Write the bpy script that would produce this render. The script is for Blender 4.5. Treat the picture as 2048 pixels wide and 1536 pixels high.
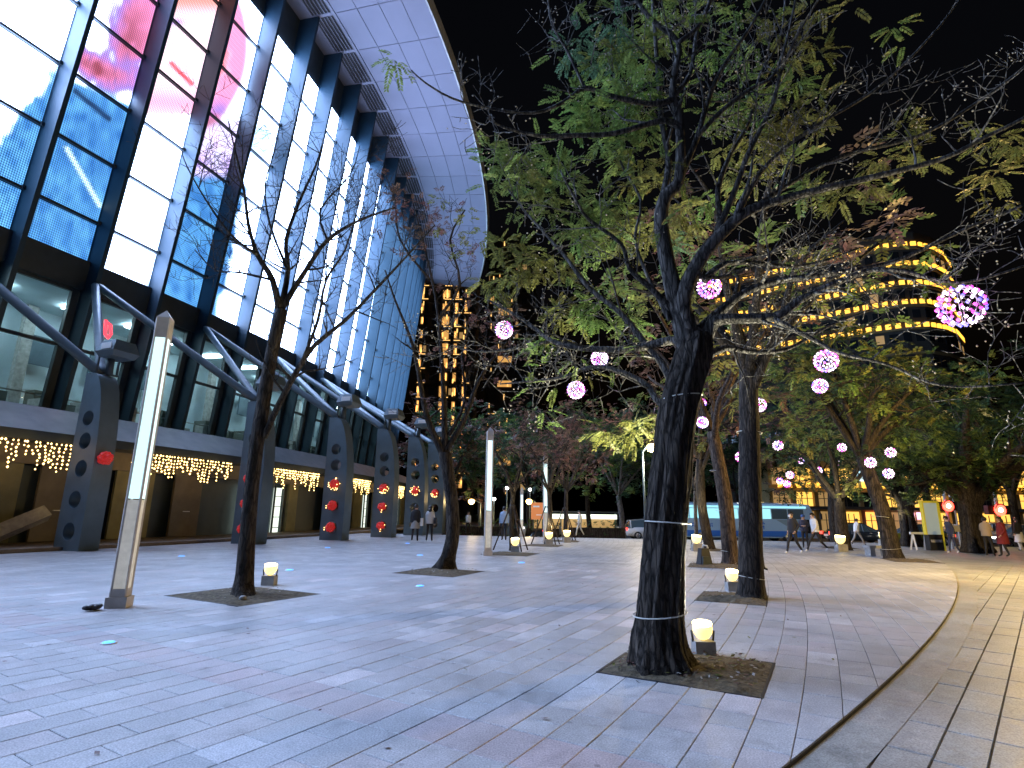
import bpy, bmesh, math, random
import numpy as np
from mathutils import Vector, Matrix
random.seed(7); RNG = np.random.default_rng(7)
S = bpy.context.scene; COL = S.collection
for o in list(bpy.data.objects): bpy.data.objects.remove(o)
R_ = math.radians

# ------------------------------------------------------------------ camera, world, exposure
F_PX, CAM_H, PITCH, ROLL = 1106.2, 1.4, .2294, .013
_cp, _sp = math.cos(PITCH), math.sin(PITCH)
_r = np.array([1, 0, 0.]); FW = np.array([0, _cp, _sp]); _u = np.array([0, -_sp, _cp])
RT = _r*math.cos(ROLL) + _u*math.sin(ROLL); UP = -_r*math.sin(ROLL) + _u*math.cos(ROLL)
EYE = np.array([0, 0, CAM_H])
cam = bpy.data.objects.new('camera', bpy.data.cameras.new('camera')); COL.objects.link(cam)
m = Matrix.Identity(4)
for i in range(3):
    m[i][0], m[i][1], m[i][2], m[i][3] = RT[i], UP[i], -FW[i], EYE[i]
cam.matrix_world = m
cam.data.sensor_width = 36; cam.data.lens = 36*F_PX/2048; cam.data.clip_end = 2000; cam.data.clip_start = .05
S.camera = cam
W = bpy.data.worlds.new('World'); S.world = W; W.use_nodes = True
nt = W.node_tree; bg = nt.nodes['Background']
sky = nt.nodes.new('ShaderNodeTexSky'); sky.sky_type = 'NISHITA'; sky.sun_disc = False
sky.sun_elevation = R_(-4); sky.sun_rotation = R_(200)
nt.links.new(sky.outputs[0], bg.inputs[0]); bg.inputs[1].default_value = .05
S.render.engine = 'CYCLES'
S.view_settings.view_transform = 'Standard'; S.view_settings.look = 'None'
S.view_settings.exposure = 1.6; S.view_settings.gamma = 1; S.view_settings.use_curve_mapping = False
S.cycles.use_denoising = True; S.cycles.sample_clamp_indirect = 4; S.cycles.sample_clamp_direct = 0
S.cycles.max_bounces = 6; S.cycles.transparent_max_bounces = 12; S.cycles.caustics_reflective = False; S.cycles.caustics_refractive = False
S.cycles.use_light_tree = True

def ray(x, y): return FW + RT*(x-1024)/F_PX - UP*(y-768)/F_PX
def gnd(x, y, z=0.):
    d = ray(x, y); return EYE + d*(z-CAM_H)/d[2]
def at(x, y, Y):
    d = ray(x, y); return EYE + d*Y/d[1]

# ------------------------------------------------------------------ materials
def mat(name, col=(.5, .5, .5), rough=.6, metal=0, emit=None, estr=0, noise=0, nscale=8, bump=0, bscale=30, spec=.5, stretch=None, trans=0, alpha=1, sample=True, island=0, coat=0):
    M = bpy.data.materials.new(name); M.use_nodes = True
    n = M.node_tree.nodes; l = M.node_tree.links; b = n['Principled BSDF']
    b.inputs['Base Color'].default_value = (*col, 1); b.inputs['Roughness'].default_value = rough
    b.inputs['Metallic'].default_value = metal; b.inputs['Specular IOR Level'].default_value = spec
    b.inputs['Transmission Weight'].default_value = trans; b.inputs['Alpha'].default_value = alpha
    b.inputs['Coat Weight'].default_value = coat
    if emit is not None:
        b.inputs['Emission Color'].default_value = (*emit, 1); b.inputs['Emission Strength'].default_value = estr*.5
        if not sample: M.cycles.emission_sampling = 'NONE'
    if noise or bump:
        tc = n.new('ShaderNodeTexCoord'); src = tc.outputs['Object']
        if stretch:
            mp = n.new('ShaderNodeMapping'); mp.inputs['Scale'].default_value = stretch
            l.new(src, mp.inputs[0]); src = mp.outputs[0]
    if noise or island:
        hsv = n.new('ShaderNodeHueSaturation'); hsv.inputs['Color'].default_value = (*col, 1)
        val = None
        if noise:
            t = n.new('ShaderNodeTexNoise'); t.inputs['Scale'].default_value = nscale; t.inputs['Detail'].default_value = 6
            l.new(src, t.inputs['Vector'])
            mr = n.new('ShaderNodeMapRange'); mr.inputs[1].default_value = .3; mr.inputs[2].default_value = .7
            mr.inputs[3].default_value = 1-noise; mr.inputs[4].default_value = 1+noise
            l.new(t.outputs['Fac'], mr.inputs[0]); val = mr.outputs[0]
        if island:
            g = n.new('ShaderNodeNewGeometry'); oi = n.new('ShaderNodeObjectInfo')
            ad = n.new('ShaderNodeMath'); ad.operation = 'ADD'; fr = n.new('ShaderNodeMath'); fr.operation = 'FRACT'
            l.new(g.outputs['Random Per Island'], ad.inputs[0]); l.new(oi.outputs['Random'], ad.inputs[1]); l.new(ad.outputs[0], fr.inputs[0])
            mr2 = n.new('ShaderNodeMapRange'); mr2.inputs[3].default_value = 1-island; mr2.inputs[4].default_value = 1+island
            l.new(fr.outputs[0], mr2.inputs[0])
            if val is None: val = mr2.outputs[0]
            else:
                mu = n.new('ShaderNodeMath'); mu.operation = 'MULTIPLY'; l.new(val, mu.inputs[0]); l.new(mr2.outputs[0], mu.inputs[1]); val = mu.outputs[0]
        l.new(val, hsv.inputs['Value']); l.new(hsv.outputs[0], b.inputs['Base Color'])
    if bump:
        t = n.new('ShaderNodeTexNoise'); t.inputs['Scale'].default_value = bscale; t.inputs['Detail'].default_value = 8
        l.new(src, t.inputs['Vector'])
        bp = n.new('ShaderNodeBump'); bp.inputs['Strength'].default_value = bump; bp.inputs['Distance'].default_value = .02
        l.new(t.outputs['Fac'], bp.inputs['Height']); l.new(bp.outputs[0], b.inputs['Normal'])
    return M

def leaf_mat(name, col, tr=.45):
    M = bpy.data.materials.new(name); M.use_nodes = True
    n = M.node_tree.nodes; l = M.node_tree.links; b = n['Principled BSDF']; out = n['Material Output']
    g = n.new('ShaderNodeNewGeometry'); tc = n.new('ShaderNodeTexCoord')
    t = n.new('ShaderNodeTexNoise'); t.inputs['Scale'].default_value = 1.3; t.inputs['Detail'].default_value = 3
    l.new(tc.outputs['Object'], t.inputs['Vector'])
    hsv = n.new('ShaderNodeHueSaturation'); hsv.inputs['Color'].default_value = (*col, 1)
    mr = n.new('ShaderNodeMapRange'); mr.inputs[3].default_value = .55; mr.inputs[4].default_value = 1.5
    l.new(g.outputs['Random Per Island'], mr.inputs[0]); l.new(mr.outputs[0], hsv.inputs['Value'])
    mh = n.new('ShaderNodeMapRange'); mh.inputs[1].default_value = .3; mh.inputs[2].default_value = .7; mh.inputs[3].default_value = .46; mh.inputs[4].default_value = .53
    l.new(t.outputs['Fac'], mh.inputs[0]); l.new(mh.outputs[0], hsv.inputs['Hue'])
    l.new(hsv.outputs[0], b.inputs['Base Color']); b.inputs['Roughness'].default_value = .5; b.inputs['Specular IOR Level'].default_value = .3
    tl = n.new('ShaderNodeBsdfTranslucent'); l.new(hsv.outputs[0], tl.inputs[0])
    mx = n.new('ShaderNodeMixShader'); mx.inputs[0].default_value = tr
    l.new(b.outputs[0], mx.inputs[1]); l.new(tl.outputs[0], mx.inputs[2]); l.new(mx.outputs[0], out.inputs[0])
    return M

def bark_mat(name, col, col2):
    M = bpy.data.materials.new(name); M.use_nodes = True
    n = M.node_tree.nodes; l = M.node_tree.links; b = n['Principled BSDF']
    tc = n.new('ShaderNodeTexCoord'); mp = n.new('ShaderNodeMapping'); mp.inputs['Scale'].default_value = (14, 14, 2.2); l.new(tc.outputs['Object'], mp.inputs[0])
    t = n.new('ShaderNodeTexNoise'); t.inputs['Scale'].default_value = 1; t.inputs['Detail'].default_value = 8; t.inputs['Roughness'].default_value = .65; l.new(mp.outputs[0], t.inputs['Vector'])
    cr = n.new('ShaderNodeValToRGB'); cr.color_ramp.elements[0].position = .35; cr.color_ramp.elements[1].position = .68
    cr.color_ramp.elements[0].color = (*[c*.45 for c in col], 1); cr.color_ramp.elements[1].color = (*col2, 1)
    l.new(t.outputs['Fac'], cr.inputs[0]); l.new(cr.outputs[0], b.inputs['Base Color']); b.inputs['Roughness'].default_value = .85; b.inputs['Specular IOR Level'].default_value = .25
    ad = n.new('ShaderNodeVectorMath'); ad.operation = 'ADD'; sc_ = n.new('ShaderNodeVectorMath'); sc_.operation = 'SCALE'; sc_.inputs['Scale'].default_value = .9
    l.new(t.outputs['Color'], sc_.inputs[0]); l.new(mp.outputs[0], ad.inputs[0]); l.new(sc_.outputs[0], ad.inputs[1])
    vo = n.new('ShaderNodeTexVoronoi'); vo.feature = 'DISTANCE_TO_EDGE'; vo.inputs['Scale'].default_value = 1.5; l.new(ad.outputs[0], vo.inputs['Vector'])
    mr = n.new('ShaderNodeMapRange'); mr.inputs[1].default_value = 0; mr.inputs[2].default_value = .16; mr.inputs[3].default_value = .3; mr.inputs[4].default_value = 1; l.new(vo.outputs['Distance'], mr.inputs[0])
    mxx = n.new('ShaderNodeMix'); mxx.data_type = 'RGBA'; mxx.blend_type = 'MULTIPLY'; mxx.inputs[0].default_value = 1; l.new(cr.outputs[0], mxx.inputs[6]); l.new(mr.outputs[0], mxx.inputs[7]); l.new(mxx.outputs[2], b.inputs['Base Color'])
    hh = n.new('ShaderNodeMath'); l.new(mr.outputs[0], hh.inputs[0]); l.new(t.outputs['Fac'], hh.inputs[1])
    bp = n.new('ShaderNodeBump'); bp.inputs['Strength'].default_value = 1; bp.inputs['Distance'].default_value = .03
    l.new(hh.outputs[0], bp.inputs['Height']); l.new(bp.outputs[0], b.inputs['Normal'])
    return M

def stone_mat(name, col, isl=.07, rough=.44, tint=None):
    """granite paving: speckle, dull stains, a different tone from slab to slab"""
    M = bpy.data.materials.new(name); M.use_nodes = True
    n = M.node_tree.nodes; l = M.node_tree.links; b = n['Principled BSDF']
    g = n.new('ShaderNodeNewGeometry'); oi = n.new('ShaderNodeObjectInfo')
    ad = n.new('ShaderNodeMath'); l.new(g.outputs['Random Per Island'], ad.inputs[0]); l.new(oi.outputs['Random'], ad.inputs[1])
    fr = n.new('ShaderNodeMath'); fr.operation = 'FRACT'; l.new(ad.outputs[0], fr.inputs[0])
    ramp = n.new('ShaderNodeValToRGB'); e = ramp.color_ramp.elements
    e[0].position = 0; e[0].color = (*[c*(1-isl) for c in col], 1); e[1].position = 1; e[1].color = (*[min(1, c*(1+isl*1.2)) for c in col], 1)
    k = e.new(.5); k.color = (*col, 1); k = e.new(.75); k.color = (col[0]*1.06, col[1]*.98, col[2]*.97, 1); k = e.new(.93); k.color = (*[c*1.05 for c in col], 1)
    l.new(fr.outputs[0], ramp.inputs[0])
    def tex(sc, det, lo, hi, a, c):
        t = n.new('ShaderNodeTexNoise'); t.inputs['Scale'].default_value = sc; t.inputs['Detail'].default_value = det; l.new(g.outputs['Position'], t.inputs['Vector'])
        mr = n.new('ShaderNodeMapRange'); mr.inputs[1].default_value = lo; mr.inputs[2].default_value = hi; mr.inputs[3].default_value = a; mr.inputs[4].default_value = c
        l.new(t.outputs['Fac'], mr.inputs[0]); return mr.outputs[0], t
    v1, t1 = tex(90, 4, .3, .7, .62, 1.36); v2, t2 = tex(1.1, 6, .35, .68, .82, 1.1); v3, t3 = tex(9, 8, .3, .7, .86, 1.1)
    mu = n.new('ShaderNodeMath'); mu.operation = 'MULTIPLY'; l.new(v1, mu.inputs[0]); l.new(v2, mu.inputs[1])
    mu2 = n.new('ShaderNodeMath'); mu2.operation = 'MULTIPLY'; l.new(mu.outputs[0], mu2.inputs[0]); l.new(v3, mu2.inputs[1])
    vo = n.new('ShaderNodeTexVoronoi'); vo.inputs['Scale'].default_value = 2.6; l.new(g.outputs['Position'], vo.inputs['Vector'])
    vm = n.new('ShaderNodeMapRange'); vm.inputs[1].default_value = .035; vm.inputs[2].default_value = .06; vm.inputs[3].default_value = .62; vm.inputs[4].default_value = 1; l.new(vo.outputs['Distance'], vm.inputs[0])
    v4, t4 = tex(.33, 4, .56, .72, 1.0, .74); v5, t5 = tex(3.2, 10, .60, .74, 1.0, .72)
    for s_ in (vm.outputs[0], v4, v5):
        m3 = n.new('ShaderNodeMath'); m3.operation = 'MULTIPLY'; l.new(mu2.outputs[0], m3.inputs[0]); l.new(s_, m3.inputs[1]); mu2 = m3
    hsv = n.new('ShaderNodeHueSaturation'); l.new(ramp.outputs[0], hsv.inputs['Color']); l.new(mu2.outputs[0], hsv.inputs['Value'])
    l.new(hsv.outputs[0], b.inputs['Base Color'])
    mr = n.new('ShaderNodeMapRange'); mr.inputs[1].default_value = .3; mr.inputs[2].default_value = .7; mr.inputs[3].default_value = rough-.08; mr.inputs[4].default_value = rough+.2
    l.new(t3.outputs['Fac'], mr.inputs[0]); l.new(mr.outputs[0], b.inputs['Roughness']); b.inputs['Specular IOR Level'].default_value = .4
    bp = n.new('ShaderNodeBump'); bp.inputs['Strength'].default_value = .12; bp.inputs['Distance'].default_value = .01
    l.new(t3.outputs['Fac'], bp.inputs['Height']); l.new(bp.outputs[0], b.inputs['Normal'])
    return M

M = {}
M['stone'] = stone_mat('plaza_granite', (.45, .45, .46))
M['stone_pink'] = stone_mat('pink_granite', (.46, .415, .425))
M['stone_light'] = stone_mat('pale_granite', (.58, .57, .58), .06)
M['stone_walk'] = stone_mat('walkway_granite', (.34, .345, .325), .10, .45)
M['joint'] = mat('dark_joint', (.11, .11, .115), .9, noise=.3)
M['gutter'] = mat('gutter_pebble', (.29, .28, .255), .8, noise=.35, nscale=30, bump=.8, bscale=60)
M['asphalt'] = mat('asphalt', (.045, .045, .048), .7, noise=.25, nscale=4, bump=.3, bscale=200)
M['soil'] = mat('soil', (.11, .085, .05), .95, noise=.5, nscale=16, bump=1, bscale=40)
M['kerb'] = mat('kerb_stone', (.3, .3, .29), .7, noise=.15)
M['steel'] = mat('painted_steel', (.10, .145, .175), .45, noise=.12, nscale=2)
M['steel_dark'] = mat('dark_steel', (.035, .05, .06), .5, noise=.15, nscale=2)
M['fin'] = mat('blue_grey_metal', (.013, .042, .070), .55, metal=.05, noise=.08, nscale=.6)
M['soffit'] = mat('soffit_panel', (.215, .21, .27), .6, noise=.04, nscale=.5, island=.03)
M['soffit_joint'] = mat('soffit_joint', (.16, .16, .2), .8)
M['louvre'] = mat('louvre_dark', (.02, .02, .022), .6)
M['white_metal'] = mat('white_metal', (.7, .7, .7), .45)
M['concrete'] = mat('concrete', (.36, .35, .33), .85, noise=.25, nscale=5, bump=.25, bscale=60)
M['awning'] = mat('awning_metal', (.15, .135, .125), .42, metal=.35, noise=.2, nscale=1.5)
M['glass'] = mat('window_glass', (.75, .9, .9), .05, trans=1, spec=.5)
M['room'] = mat('room_wall', (.58, .68, .72), .8, noise=.12, nscale=.7)
M['room_dark'] = mat('room_furniture', (.12, .13, .11), .7)
M['room_lamp'] = mat('room_lamp', (.9, .9, .9), .5, emit=(.72, .92, 1), estr=30)
M['shutter'] = mat('olive_shutter', (.16, .15, .075), .6, noise=.2, nscale=2)
M['shutter2'] = mat('brown_shutter', (.12, .10, .075), .6, noise=.2, nscale=2)
M['plinth'] = mat('plinth_stone', (.14, .11, .085), .7, noise=.2)
M['door_light'] = mat('lit_doorway', (.8, .8, .8), .5, emit=(.85, 1, .88), estr=.85)
M['icicle'] = mat('fairy_bulb', (1, .8, .4), .5, emit=(1, .62, .2), estr=5, sample=False)
M['wire'] = mat('wire', (.05, .04, .03), .7)
M['cord'] = mat('pale_cord', (.6, .6, .55), .6)
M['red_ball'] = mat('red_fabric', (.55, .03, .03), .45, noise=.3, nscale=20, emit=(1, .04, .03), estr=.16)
M['red_led'] = mat('red_led', (1, .1, .1), .5, emit=(1, .03, .05), estr=2.5)
M['red_signal'] = mat('red_signal_lens', (1, .1, .1), .4, emit=(1, .035, .02), estr=9)
M['pylon'] = mat('pylon_metal', (.42, .40, .36), .5, noise=.18, nscale=6, bump=.1)
M['pylon_edge'] = mat('pylon_edge', (.56, .51, .46), .45, noise=.1)
M['pylon_light'] = mat('pylon_diffuser', (.85, .9, .9), .3, emit=(.62, .92, .95), estr=.78)
M['pylon_panel'] = mat('pylon_lower_panel', (.7, .69, .62), .35, noise=.15, emit=(1, .94, .78), estr=.16)  # faint warm glow added to the panel to lift its brightness
M['lamp_glass'] = mat('flood_lens', (1, .9, .6), .3, emit=(1, .76, .30), estr=22)
M['lamp_rim'] = mat('flood_reflector', (.9, .85, .6), .3, emit=(1, .72, .22), estr=1.2)
M['black_metal'] = mat('black_metal', (.02, .02, .022), .5)
M['street_glass'] = mat('street_lamp_glass', (1, .8, .4), .4, emit=(1, .62, .16), estr=14)
M['street_white'] = mat('white_globe', (1, 1, 1), .4, emit=(1, .96, .9), estr=7)
M['bead_white'] = mat('bead_white', (1, 1, 1), .4, emit=(1, .66, .98), estr=3)
M['bead_pink'] = mat('bead_magenta', (1, .2, .8), .4, emit=(1, .05, .72), estr=2.4)
M['bead_blue'] = mat('bead_blue', (.3, .3, 1), .4, emit=(.12, .10, 1), estr=2)
M['blue_led'] = mat('blue_led', (.1, .3, 1), .4, emit=(.04, .28, 1), estr=2.4)
M['bark'] = bark_mat('dark_bark', (.045, .036, .03), (.095, .076, .06))
M['bark_limb'] = bark_mat('smooth_limb_bark', (.09, .08, .072), (.20, .185, .17))
M['bark_pale'] = bark_mat('pale_bark', (.15, .14, .13), (.27, .255, .24))
M['bark_red'] = bark_mat('reddish_bark', (.10, .065, .045), (.20, .14, .10))
M['leaf'] = leaf_mat('green_leaf', (.135, .20, .05)); M['leaf_y'] = leaf_mat('yellow_green_leaf', (.165, .175, .045))
M['leaf_d'] = leaf_mat('dark_leaf', (.035, .07, .03)); M['leaf_b'] = leaf_mat('dry_brown_leaf', (.15, .085, .065), .3)
M['leaf_t'] = leaf_mat('blue_green_leaf', (.075, .15, .085))
M['berry'] = mat('berry', (.42, .36, .27), .5)
M['hedge'] = leaf_mat('hedge_leaf', (.05, .10, .03))
M['tower_glow'] = mat('tower_glow', (1, .6, .2), .5, emit=(1, .50, .13), estr=.5, sample=False)
M['tower_lamp'] = mat('tower_lamp', (1, .6, .2), .5, emit=(1, .55, .16), estr=1.3, sample=False)
M['gold'] = mat('gold_light', (1, .7, .2), .5, emit=(1, .48, .05), estr=1.5, sample=False)
M['gold_win'] = mat('gold_window', (1, .7, .2), .5, emit=(1, .55, .10), estr=1.0)
M['gold_dim'] = mat('dim_window', (.6, .4, .2), .5, emit=(1, .60, .22), estr=.22)
M['win_white'] = mat('lit_shop_window', (1, 1, .9), .5, emit=(.9, 1, .85), estr=1.3)
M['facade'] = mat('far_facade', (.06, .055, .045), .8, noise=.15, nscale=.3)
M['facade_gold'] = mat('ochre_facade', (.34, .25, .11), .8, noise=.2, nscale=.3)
M['dark_glass'] = mat('dark_glass', (.02, .025, .03), .1)
M['skin'] = mat('skin', (.52, .34, .26), .55)
M['hair'] = mat('black_hair', (.012, .01, .01), .5)
M['tyre'] = mat('tyre', (.02, .02, .02), .8); M['rim'] = mat('wheel_rim', (.55, .55, .58), .3, metal=.8)
M['head_l'] = mat('headlight', (1, 1, 1), .2, emit=(1, .95, .85), estr=4); M['tail_l'] = mat('tail_light', (.8, .02, .02), .3, emit=(1, .05, .03), estr=2.5)
M['car_glass'] = mat('car_glass', (.10, .15, .18), .06, spec=.9, coat=.5)

# ------------------------------------------------------------------ mesh helpers
class MB:
    def __init__(s): s.v = []; s.f = []; s.m = []; s.sm = []
    def add(s, v, f, mi=0, smooth=False):
        o = len(s.v); s.v.extend([tuple(map(float, p)) for p in v]); s.f.extend([tuple(i+o for i in q) for q in f]); s.m.extend([mi]*len(f)); s.sm.extend([smooth]*len(f)); return s
    def box(s, c, d, rz=0, mi=0, rx=0, ry=0, taper=1.):
        x, y, z = d[0]/2, d[1]/2, d[2]/2; t = taper
        v = [(-x, -y, -z), (x, -y, -z), (x, y, -z), (-x, y, -z), (-x*t, -y*t, z), (x*t, -y*t, z), (x*t, y*t, z), (-x*t, y*t, z)]
        Mx = Matrix.Translation(c) @ Matrix.Rotation(rz, 4, 'Z') @ Matrix.Rotation(ry, 4, 'Y') @ Matrix.Rotation(rx, 4, 'X')
        return s.add([Mx @ Vector(p) for p in v], [(3, 2, 1, 0), (4, 5, 6, 7), (0, 1, 5, 4), (1, 2, 6, 5), (2, 3, 7, 6), (3, 0, 4, 7)], mi)
    def tube(s, pts, rad, n=8, mi=0, cap=True, rough=0, smooth=True):
        P = [np.array(p, float) for p in pts]; k = len(P)
        if not hasattr(rad, '__len__'): rad = [rad]*k
        V = []; ref = None
        for i in range(k):
            d = P[min(i+1, k-1)] - P[max(i-1, 0)]; d = d/(np.linalg.norm(d)+1e-9)
            if ref is None:
                a = np.array([1, 0, 0.]) if abs(d[0]) < .8 else np.array([0, 1, 0.])
            else: a = ref
            x = a - d*(a@d); x /= np.linalg.norm(x)+1e-9; ref = x; y = np.cross(d, x)
            for j in range(n):
                th = 2*math.pi*j/n; rr = rad[i]*(1 + (rough*(random.random()-.5) if rough else 0))
                V.append(P[i] + (x*math.cos(th) + y*math.sin(th))*rr)
        Fs = [(i*n+j, i*n+(j+1) % n, (i+1)*n+(j+1) % n, (i+1)*n+j) for i in range(k-1) for j in range(n)]
        if cap: Fs += [tuple(range(n-1, -1, -1)), tuple((k-1)*n+j for j in range(n))]
        return s.add(V, Fs, mi, smooth)
    def ball(s, c, r, mi=0, u=8, w=5, sz=1.):
        V = [(c[0], c[1], c[2]-r*sz)]
        for i in range(1, w):
            ph = math.pi*i/w - math.pi/2
            for j in range(u):
                th = 2*math.pi*j/u; V.append((c[0]+r*math.cos(ph)*math.cos(th), c[1]+r*math.cos(ph)*math.sin(th), c[2]+r*sz*math.sin(ph)))
        V.append((c[0], c[1], c[2]+r*sz)); Fs = []
        for j in range(u): Fs.append((0, 1+(j+1) % u, 1+j))
        for i in range(w-2):
            for j in range(u): Fs.append((1+i*u+j, 1+i*u+(j+1) % u, 1+(i+1)*u+(j+1) % u, 1+(i+1)*u+j))
        t = len(V)-1; b0 = 1+(w-2)*u
        for j in range(u): Fs.append((b0+j, b0+(j+1) % u, t))
        return s.add(V, Fs, mi, True)
    def octa(s, c, r, mi=0):
        x, y, z = c
        return s.add([(x+r, y, z), (x, y+r, z), (x-r, y, z), (x, y-r, z), (x, y, z+r), (x, y, z-r)], [(0, 1, 4), (1, 2, 4), (2, 3, 4), (3, 0, 4), (1, 0, 5), (2, 1, 5), (3, 2, 5), (0, 3, 5)], mi, True)
    def mesh(s, name, mats, off=(0, 0, 0)):
        me = bpy.data.meshes.new(name); off = np.array(off, float)
        me.from_pydata([tuple(np.array(p)-off) for p in s.v], [], s.f)
        for x in (mats if isinstance(mats, (list, tuple)) else [mats]): me.materials.append(x)
        if len(s.f):
            me.polygons.foreach_set('material_index', s.m); me.polygons.foreach_set('use_smooth', s.sm)
        me.update(); return me
    def build(s, name, mats, parent=None, world=True, loc=None):
        """parent: its part (vertices given in world coordinates unless world=False)"""
        off = (0, 0, 0)
        if parent is not None and world:
            p = parent; off = np.zeros(3)
            while p is not None: off = off + np.array(p.location); p = p.parent
        if loc is not None: off = np.array(loc, float)
        o = bpy.data.objects.new(name, s.mesh(name, mats, off)); COL.objects.link(o)
        if parent is not None: o.parent = parent
        elif loc is not None: o.location = loc
        return o

def inst(name, me, parent=None, loc=(0, 0, 0), rz=0, scale=None):
    o = bpy.data.objects.new(name, me); COL.objects.link(o); o.parent = parent; o.location = loc; o.rotation_euler.z = rz
    if scale: o.scale = scale
    return o
def tag(o, label=None, cat=None, group=None, kind=None):
    if label: o['label'] = label
    if cat: o['category'] = cat
    if group: o['group'] = group
    if kind: o['kind'] = kind
    return o
def thing(name, label, cat, loc=(0, 0, 0), rz=0, group=None):
    o = bpy.data.objects.new(name, None); COL.objects.link(o); o.empty_display_size = .2
    o.location = tuple(map(float, loc)); o.rotation_euler.z = rz
    return tag(o, label, cat, group)
def copy_tree(o, parent=None):
    c = o.copy(); COL.objects.link(c); c.parent = parent
    for ch in list(o.children): copy_tree(ch, c)
    return c
def np_mesh(name, V, Fq, mat_, parent=None, mi=None, mats=None, smooth=False, off=(0, 0, 0)):
    """mesh from numpy arrays of vertices and quads"""
    me = bpy.data.meshes.new(name); V = np.asarray(V, np.float32) - np.array(off, np.float32); Fq = np.asarray(Fq, np.int32)
    k = Fq.shape[1]
    me.vertices.add(len(V)); me.vertices.foreach_set('co', V.ravel())
    me.loops.add(len(Fq)*k); me.loops.foreach_set('vertex_index', Fq.ravel())
    me.polygons.add(len(Fq)); me.polygons.foreach_set('loop_start', np.arange(len(Fq), dtype=np.int32)*k)
    for x in (mats or [mat_]): me.materials.append(x)
    if mi is not None: me.polygons.foreach_set('material_index', np.asarray(mi, np.int32))
    me.update(calc_edges=True); me.validate()
    o = bpy.data.objects.new(name, me); COL.objects.link(o); o.parent = parent
    return o
# ------------------------------------------------------------------ ground
# plaza rows are rings about the arena's forecourt centre; the kerb is a ring of its own
TC = np.array([-69., 45.]); ROW, TLEN = .276, .55
CK = np.array([-60.91, 67.88]); RK = 89.66
ROAD_Z, WALK_Z = -.5, -.03
def polar(p): d = np.array(p[:2])-TC; return math.hypot(*d), math.atan2(d[1], d[0])
def unpolar(r, a, z=0): return (TC[0]+r*math.cos(a), TC[1]+r*math.sin(a), z)
def in_kerb(x, y): return math.hypot(x-CK[0], y-CK[1]) < RK
FAR_Y = lambda x: 34.5 - .11*(x-8) if x > 0 else 35.4 + .25*(-x)
PITS = []            # (r0, r1, a0, a1) in forecourt polar coordinates
def pit_at(center, nrow, alen, shift=0):
    r, a = polar(center); i0 = round((r-80.21)/ROW - nrow/2); r0 = 80.21+i0*ROW
    p = (r0, r0+nrow*ROW, a-alen/2/r, a+alen/2/r); PITS.append(p); return p
PIT_HERO = (80.21, 80.21+5*ROW, polar((2.01, 4.81))[1], polar((2.01, 4.81))[1]+1.24/81); PITS.append(PIT_HERO)
PIT_T1 = pit_at((-4.47, 9.9), 7, 1.55)
PIT_T2 = pit_at((-1.72, 13.95), 6, 1.5)
PIT_R2 = pit_at((4.0, 10.25), 4, 1.35)
PIT_R3 = pit_at((5.9, 16.6), 5, 1.5)
PIT_Y3 = pit_at((0.12, 20.3), 6, 1.5)
PIT_Y4 = pit_at((1.55, 25.8), 6, 1.5)
PIT_Y5 = pit_at((2.9, 30.2), 6, 1.5)
PIT_R4 = pit_at((8.4, 24.2), 5, 1.5)
PIT_R7 = pit_at((13.5, 19.6), 5, 1.5)
PIT_R6 = pit_at((15.6, 27.2), 5, 1.5)

# base: far ground / road
g = MB(); g.add([(-400, -60, ROAD_Z), (400, -60, ROAD_Z), (400, 700, ROAD_Z), (-400, 700, ROAD_Z)], [(0, 1, 2, 3)])
ground = tag(g.build('road', M['asphalt']), 'dark asphalt road running behind the plaza', None, None, 'structure')

# plaza slab: tiles out to TILE_D, then one sheet whose material draws the same joints
def sheet_mat():
    Mx = M['stone'].copy(); Mx.name = 'far_plaza_granite'
    n = Mx.node_tree.nodes; l = Mx.node_tree.links; b = n['Principled BSDF']
    g = n.new('ShaderNodeNewGeometry'); sub = n.new('ShaderNodeVectorMath'); sub.operation = 'SUBTRACT'; sub.inputs[1].default_value = (TC[0], TC[1], 0)
    l.new(g.outputs['Position'], sub.inputs[0])
    sp = n.new('ShaderNodeSeparateXYZ'); l.new(sub.outputs[0], sp.inputs[0])
    ln = n.new('ShaderNodeVectorMath'); ln.operation = 'LENGTH'; l.new(sub.outputs[0], ln.inputs[0])
    at2 = n.new('ShaderNodeMath'); at2.operation = 'ARCTAN2'; l.new(sp.outputs[1], at2.inputs[0]); l.new(sp.outputs[0], at2.inputs[1])
    ml = n.new('ShaderNodeMath'); ml.operation = 'MULTIPLY'; ml.inputs[1].default_value = 80.; l.new(at2.outputs[0], ml.inputs[0])
    cb = n.new('ShaderNodeCombineXYZ'); l.new(ml.outputs[0], cb.inputs[0]); l.new(ln.outputs['Value'], cb.inputs[1])
    br = n.new('ShaderNodeTexBrick'); br.inputs['Scale'].default_value = 1; br.inputs['Brick Width'].default_value = TLEN; br.inputs['Row Height'].default_value = ROW
    br.inputs['Mortar Size'].default_value = .006; br.inputs['Color1'].default_value = (.85, .85, .85, 1); br.inputs['Color2'].default_value = (1.1, 1.1, 1.1, 1); br.inputs['Mortar'].default_value = (.3, .3, .3, 1)
    l.new(cb.outputs[0], br.inputs['Vector'])
    old = b.inputs['Base Color'].links[0].from_socket
    mx = n.new('ShaderNodeMix'); mx.data_type = 'RGBA'; mx.blend_type = 'MULTIPLY'; mx.inputs[0].default_value = 1
    l.new(old, mx.inputs[6]); l.new(br.outputs[0], mx.inputs[7]); l.new(mx.outputs[2], b.inputs['Base Color'])
    return Mx
def kerb_pt(t, dr=0): return (CK[0]+(RK+dr)*math.cos(t), CK[1]+(RK+dr)*math.sin(t))
kt0 = math.atan2(-8-CK[1], -14-CK[0])
TILE_D = 15.
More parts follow.
